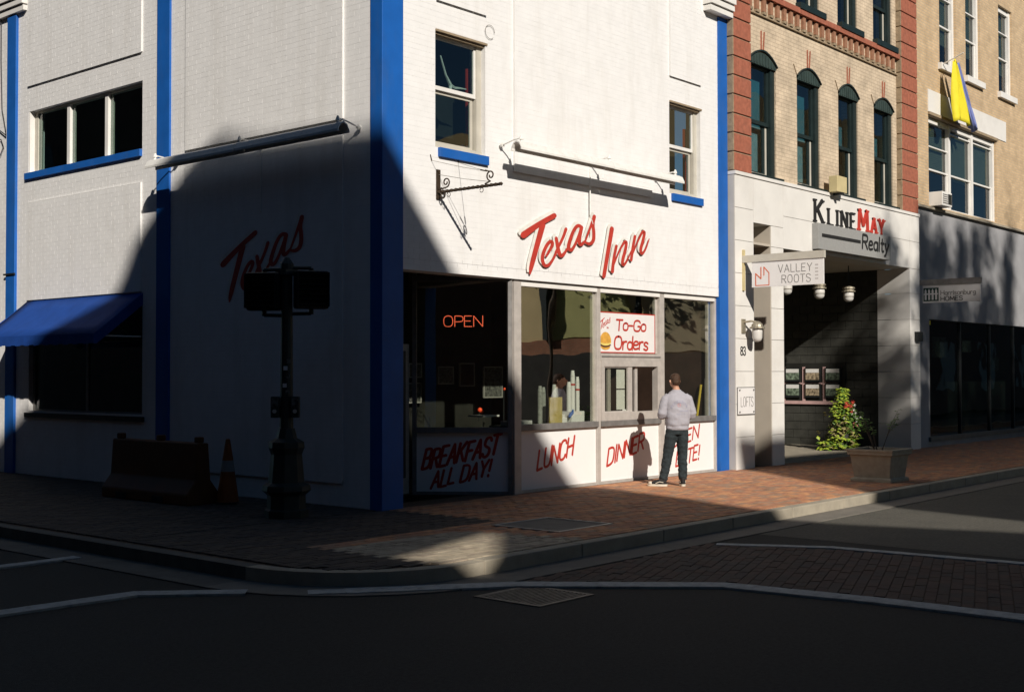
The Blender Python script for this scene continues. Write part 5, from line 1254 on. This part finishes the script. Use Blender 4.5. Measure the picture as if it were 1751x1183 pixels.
for s in (-1, 1):
    tubeP(b, [(s*.13,0,1.38),(s*.20,-.015,1.30),(s*.235,-.025,1.13)], [.05,.045,.038]); tubeP(b, [(s*.235,-.025,1.13),(s*.21,.12,1.08),(s*.15,.24,1.08)], [.04,.034,.026])
    tubeP(b, [(s*.15,.24,1.08),(s*.12,.29,1.085),(s*.10,.33,1.09)], [.026,.036,.034], sq=.5)
    for k in range(4):
        x0 = s*(.125-.018*k); tubeP(b, [(x0-s*.02,.335,1.10-.012*k),(x0-s*.035,.375-.006*abs(k-1.3),1.095-.012*k),(x0-s*.055,.38-.006*abs(k-1.3),1.075-.012*k)], [.0095,.009,.007], 8)
    tubeP(b, [(s*.13,.27,1.10),(s*.10,.29,1.125),(s*.08,.33,1.13)], [.012,.011,.008], 8)
# ears, nose, brow
for s in (-1, 1): tubeP(b, [(s*.068-.026,.005+s*.02,1.60),(s*.084-.026,-.004+s*.02,1.627),(s*.081-.026,s*.02,1.652)], [.012,.015,.010], 8)
tubeP(b, [(-.046,.115,1.655),(-.054,.138,1.62),(-.050,.115,1.605)], [.010,.016,.012], 8)
tubeP(b, [(-.03,.118,1.572),(-.008,.128,1.574),(.014,.118,1.572)], [.006,.008,.006], 8)
body = bake(fixn(add('body', b, M['skin'], person)), .008)
for s in (-1,1): add('eye', MB().tube([pp3(s*.03-.008,.108,1.645), pp3(s*.03-.008,.118,1.645)], [.012,.006], 8), M['shoe'], body)
h = MB(); loftP(h, [(-.014,-.040,1.578,.050,.036),(-.018,-.022,1.61,.073,.072),(-.020,.0,1.655,.080,.092),(-.020,.012,1.70,.077,.096),(-.016,.012,1.735,.058,.074),(-.012,.01,1.753,.022,.03)], 20, 2.1)
ho = bake(fixn(add('hair', h, M['hair'], person)), .006, 1)
s_ = MB()
loftP(s_, [(.01,0,.885,.172,.125),(.01,0,.90,.182,.132),(.01,0,.93,.176,.128),(.01,-.005,.96,.188,.14),(.008,-.01,1.05,.192,.142),(.005,-.012,1.18,.188,.138),(0,-.01,1.30,.195,.135),(0,-.005,1.38,.185,.12),(0,0,1.43,.155,.10),(0,.0,1.465,.105,.082),(0,.004,1.485,.070,.07),(0,.006,1.498,.066,.068)], 24)
for s in (-1, 1):
    tubeP(s_, [(s*.12,0,1.385),(s*.175,-.01,1.345),(s*.215,-.02,1.25),(s*.242,-.025,1.13),(s*.238,.01,1.085)], [.078,.076,.070,.070,.064], 14)
    tubeP(s_, [(s*.24,-.02,1.12),(s*.22,.11,1.085),(s*.175,.20,1.075)], [.066,.058,.05], 14)
    tubeP(s_, [(s*.185,.20,1.075),(s*.165,.235,1.078)], [.036,.034], 14)
sw_ = bake(fixn(add('sweatshirt', s_, M['sweat'], person)), .009, 2)
# folds: push vertices with soft noise
from mathutils import noise
for v in ho.data.vertices:
    p = v.co; v.co = p+v.normal*(noise.noise(Vector((p.x*60, p.y*60, p.z*25)))*.006)
for v in sw_.data.vertices:
    p = v.co; n_ = noise.noise(Vector((p.x*7+p.z*4, p.y*7, p.z*11)))*.011+noise.noise(Vector((p.x*18+p.z*9, p.y*18, p.z*22)))*.004; v.co = p+v.normal*n_
rb = MB(); loftP(rb, [(.01,0,.872,.166,.122),(.01,0,.885,.172,.126),(.01,0,.915,.174,.128),(.01,0,.925,.170,.124)], 24); fixn(add('hem', rb, M['rib'], person, smooth=True))
t_ = MB()
loftP(t_, [(0,.0,.80,.150,.11),(0,0,.86,.158,.118),(0,0,.93,.150,.112)], 20)
tubeP(t_, [(-.075,0,.87),(-.095,.005,.76),(-.135,.025,.50),(-.19,.005,.22),(-.22,-.01,.10)], [.098,.098,.080,.070,.066], 16)
tubeP(t_, [(.078,0,.87),(.088,.005,.76),(.095,.03,.50),(.09,.0,.22),(.085,-.02,.10)], [.098,.098,.080,.070,.066], 16)
tr_ = bake(fixn(add('trousers', t_, M['jean'], person)), .009, 2)
for v in tr_.data.vertices:
    p = v.co; k = 1.8 if p.z < .35 else 1
    v.co = p+v.normal*(noise.noise(Vector((p.x*8, p.y*8, p.z*18)))*.007*k+noise.noise(Vector((p.x*20+5, p.y*20, p.z*40)))*.004*k)
def shoe(hx, hy, dx, dy):
    d = (RGT*dx+FWD*dy).normalized(); s = d.cross(Vector((0,0,1))); o = pp3(hx, hy, 0)
    m1 = MB(); m1.loft([(0,.10,.0,.048,.155),(0,.10,.032,.050,.158)], 20, X=s, Y=d, O=o, pw=2.6); t = add('shoe', m1, M['sole'], person)
    m2 = MB(); m2.loft([(0,.10,.032,.046,.150),(0,.09,.06,.044,.135),(0,.05,.085,.040,.095),(0,.005,.115,.038,.052),(0,.0,.13,.036,.045)], 20, X=s, Y=d, O=o, pw=2.4); add('upper', m2, M['shoe'], t, smooth=True)
    m3 = MB(); m3.loft([(0,.205,.033,.047,.05),(0,.20,.058,.040,.04),(0,.19,.07,.02,.025)], 16, X=s, Y=d, O=o); add('toe_cap', m3, M['sole'], t, smooth=True)
    m4 = MB()
    for k in range(5): m4.tube([o+d*(.075+k*.02)-s*.025+Vector((0,0,.092-k*.006)), o+d*(.078+k*.02)+Vector((0,0,.100-k*.006)), o+d*(.075+k*.02)+s*.025+Vector((0,0,.092-k*.006))], .004, 5)
    for sd_ in (-1,1): m4.tube([o+d*.0+s*.040*sd_+Vector((0,0,.06)), o+d*.06+s*.046*sd_+Vector((0,0,.07)), o+d*.12+s*.046*sd_+Vector((0,0,.045))], .006, 5)
    add('laces', m4, M['sole'], t)
shoe(-.215,-.03,-.93,.36); shoe(.085,-.04,.12,1.0)
# faded print on the back of the sweatshirt, laid on the cloth
bv = BVHTree.FromPolygons([WO[sw_]+v.co for v in sw_.data.vertices], [p.vertices for p in sw_.data.polygons])
mbp = MB(); mbq = MB()
def stick(mb, x, z, w, hh):
    hit = bv.ray_cast(pp3(x, -.6, z), FWD)
    if hit[0] is None: return
    nn = hit[1] if hit[1].dot(FWD) < 0 else -hit[1]; tt = RGT-nn*RGT.dot(nn); tt.normalize(); uu = tt.cross(nn); uu = uu if uu.z > 0 else -uu
    mb.obox(hit[0]+nn*.003, tt*w/2, nn*.0015, uu*hh/2)
for k in range(11):
    t = k/10-.5; z = 1.315-.22*t*t*1.4
    stick(mbp, t*.24+.01, z, .006, .045); stick(mbp, t*.24+.018, z+random.choice((-.018,0,.018)), .014, .006)
for k in range(9): stick(mbp, .02+k*.016, 1.165+.004*(k % 3), .006, .018); stick(mbp, -.03+k*.016, 1.12, .005, .010)
for k in range(6): a = k*1.05; stick(mbq, .01+.022*math.cos(a), 1.26+.022*math.sin(a), .014, .014)
add('faded_print', mbp, M['print'], person)['kind'] = 'stuff'; add('print_emblem', mbq, M['print2'], person)['kind'] = 'stuff'

# ---------------------------------------------------------------- across the street (behind the camera): buildings and tree that cast the shade
H2 = Vector((-.58,-1.0,0)).normalized(); PERP = Vector((-H2.y, H2.x, 0)); DD = 24.0
def far_building(name, label, polys, thick, m, D=DD, parent=None):
    t = thing(name, tuple(H2*D+PERP*0), label, 'building')
    for (nm, poly, th) in polys:
        mb = MB(); mb.prism(poly, H2*D, PERP, (0,0,1), H2*th); fixn(add(nm, mb, m, t))
    return t
prof_top = [(-1.7,19.72),(-2.0,19.72),(-2.3,19.62),(-2.65,19.45),(-2.8,19.35),(-3.0,18.9),(-3.1,18.75),(-4.5,18.2),(-5.0,18.1),(-9,17.4),(-26,17.4)]
prof_r = [(-1.3,19.15),(-.1,17.95),(.43,17.35),(1.27,16.46),(2.47,15.28),(2.96,14.7),(3.61,14.1),(3.95,13.95),(4.38,13.02),(4.64,12.05),(5.53,11.45),(6.96,10.72),(8.4,10.0)]
# gabled hall with a small opening low in its gable screen
far = thing('gabled_hall', tuple(H2*DD), 'dark brick gabled hall across the junction that shades the corner', 'building')
up_poly = prof_r[::-1]+prof_top                      # right to left along the skyline
# split in two prisms around the gap
hole = [(.94,11.76),(.38,10.85),(-.04,10.25),(-.5,10.52),(-.9,10.72),(-.38,10.98)]
mb = MB()
# upper: above a cut line through the gap ; lower: below
cutL, cutR = (-.9,10.72), (.94,11.76)
upper = [(-26,10.72), cutL, (-.38,10.98), cutR, (1.2,11.3), (8.4,9.99)]+up_poly[0:]
upper = [(-26,10.72), cutL, (-.38,10.98), cutR, (8.4,9.9)]+up_poly
lower = [(-26,10.72), (-26,0), (8.4,0), (8.4,9.9), cutR, (.38,10.85), (-.04,10.25), (-.5,10.52), cutL]
mb.prism(upper, H2*DD, PERP, (0,0,1), H2*.3); mb.prism(lower, H2*DD, PERP, (0,0,1), H2*.3)
fixn(add('gable_wall', mb, M['cbrick'], far))
mb = MB(); mb.prism([(-26,0),(8.3,0),(8.3,8.5),(-26,8.5)], H2*(DD+.31), PERP, (0,0,1), H2*8); fixn(add('hall', mb, M['cbrick'], far))
far2 = thing('flat_roofed_block', tuple(H2*(DD+.0)+PERP*14), 'plain brick block beyond the gabled hall', 'building')
pb = [(8.45,0),(8.45,9.6),(7.86,11.2),(7.2,12.4),(7.42,13.1),(7.85,15.05),(7.67,15.8),(8.2,15.9),(10.35,16.6),(12.6,17.2),(13.5,17.9),(16,18.7),(19,19.4),(24.5,20.2),(24.5,0)]
mb = MB(); mb.prism(pb, H2*(DD+.0), PERP, (0,0,1), H2*.3); fixn(add('parapet_wall', mb, M['cbrick'], far2))
mb = MB(); mb.prism([(8.5,0),(24.4,0),(24.4,9),(8.5,9)], H2*(DD+.31), PERP, (0,0,1), H2*8); fixn(add('block', mb, M['cbrick'], far2))
# building seen in the shop windows: sunlit west wall
rb_ = thing('tan_building_across', (27,-20,0), 'tan and olive rendered building reflected in the shop windows', 'building')
box('wall', M['reflt'], rb_, 24,36,-34,-8.5,0,11)
box('brick_band', M['reflb'], rb_, 23.9, 23.999, -34, -12.6, 2.45, 3.0); box('shop_base', M['dark'], rb_, 23.88, 23.998, -34, -8.5, 0, 2.449)
box('bay', M['reflo'], rb_, 23.92, 23.999, -16.0, -12.8, 3.05, 7.6); box('plaster_bay', M['reflbr'], rb_, 23.92, 23.999, -11.9, -8.6, 2.5, 9)
box('drainpipe', M['green'], rb_, 23.6, 23.9, -16.5, -16.1, 3.0, 11); box('drainpipe', M['green'], rb_, 23.7, 23.9, -12.5, -12.3, 3.0, 11)
eb = thing('brick_terrace', (60,-15,0), 'dark brick terrace closing the right hand side of the street', 'building')
box('wall', M['cbrick'], eb, 36.1, 95, -20, -9.5, 0, 9)
for i in range(10):
    for j in range(2): box('window', M['blind'], eb, 38+i*5, 39.4+i*5, -9.49, -9.44, 1+j*4, 3.2+j*4)
wb = thing('sky_blocker', (-19,12,0), 'unseen dark brick block added across the side street to hold back sky light', 'building')  # added out of view to block sky light from the shaded corner
box('wall', M['cbrick'], wb, -26, -15.5, -6, 110, 0, 17)
for i in range(20):
    for j in range(3): box('window', M['green'], wb, -15.52, -15.46, -3.5+i*5, -1.9+i*5, 5+j*4, 7.4+j*4)
# street tree whose leaves throw the dappled shade
tree = thing('street_tree', tuple(H2*20+PERP*17), 'tall leafy street tree across the road', 'tree')
tp = H2*20+PERP*17
add('trunk', MB().tube([tp, tp+Vector((.1,0,6)), tp+Vector((-.2,.1,13))], [.35,.28,.16], 10).tube([tp+Vector((0,0,9)), tp-PERP*2.2+Vector((0,0,16))], [.15,.05], 8).tube([tp+Vector((0,0,10)), tp+PERP*2.5+Vector((0,0,18))], [.15,.05], 8), M['bark'], tree)
cr = MB(); rnd = random.Random(4)
DT = 20.0; dzt = -(DD-DT)*.536
def crown(cr, n, u0, u1, zlo, ztop, dens, seed):
    rnd = random.Random(seed)
    for i in range(n):
        u = rnd.uniform(u0, u1); z = rnd.uniform(zlo(u), ztop(u))
        if rnd.random() > dens(u, z): continue
        dpt = rnd.uniform(-1.2, 1.2); c = H2*(DT+dpt)+PERP*u+Vector((0,0,z+dzt+dpt*.536)); w = rnd.uniform(.16,.34); hh = w*rnd.uniform(1.6,3.2)
        for k in range(int(38+60*w)):
            p = c+Vector((rnd.gauss(0,.6)*w, rnd.gauss(0,.6)*w, rnd.gauss(0,.6)*hh)); n1 = Vector((rnd.gauss(0,1), rnd.gauss(0,1), rnd.gauss(0,1))).normalized(); leaf(cr, p, n1, .26, .19, 0)
crown(cr, 150, 13.1, 20.5, lambda u: 17.6, lambda u: 22.0+(u-13.2)*.38, lambda u, z: .8 if u < 14.6 else 1, 4)
crown(cr, 55, 19.5, 26, lambda u: 18.6, lambda u: 23.5, lambda u, z: .9, 5)
add('crown', cr, M['leaf2'], tree)['kind'] = 'stuff'
t2 = thing('small_tree', (22.6,-15.2,0), 'small dark tree standing before the tan building across the street', 'tree')
add('trunk', MB().tube([(22.6,-15.2,-.1),(22.6,-15.1,2.5),(22.5,-15.0,5)], [.12,.09,.05], 8), M['bark'], t2)
cr2 = MB()
for i in range(600):
    p = Vector((22.6+rnd.gauss(0,.5), -14.4+rnd.gauss(0,1.0), 6.0+rnd.gauss(0,.45))); leaf(cr2, p, (rnd.gauss(0,1), rnd.gauss(0,1), rnd.gauss(0,1)), .22, .15, 0)
add('crown', cr2, M['leaf2'], t2)['kind'] = 'stuff'
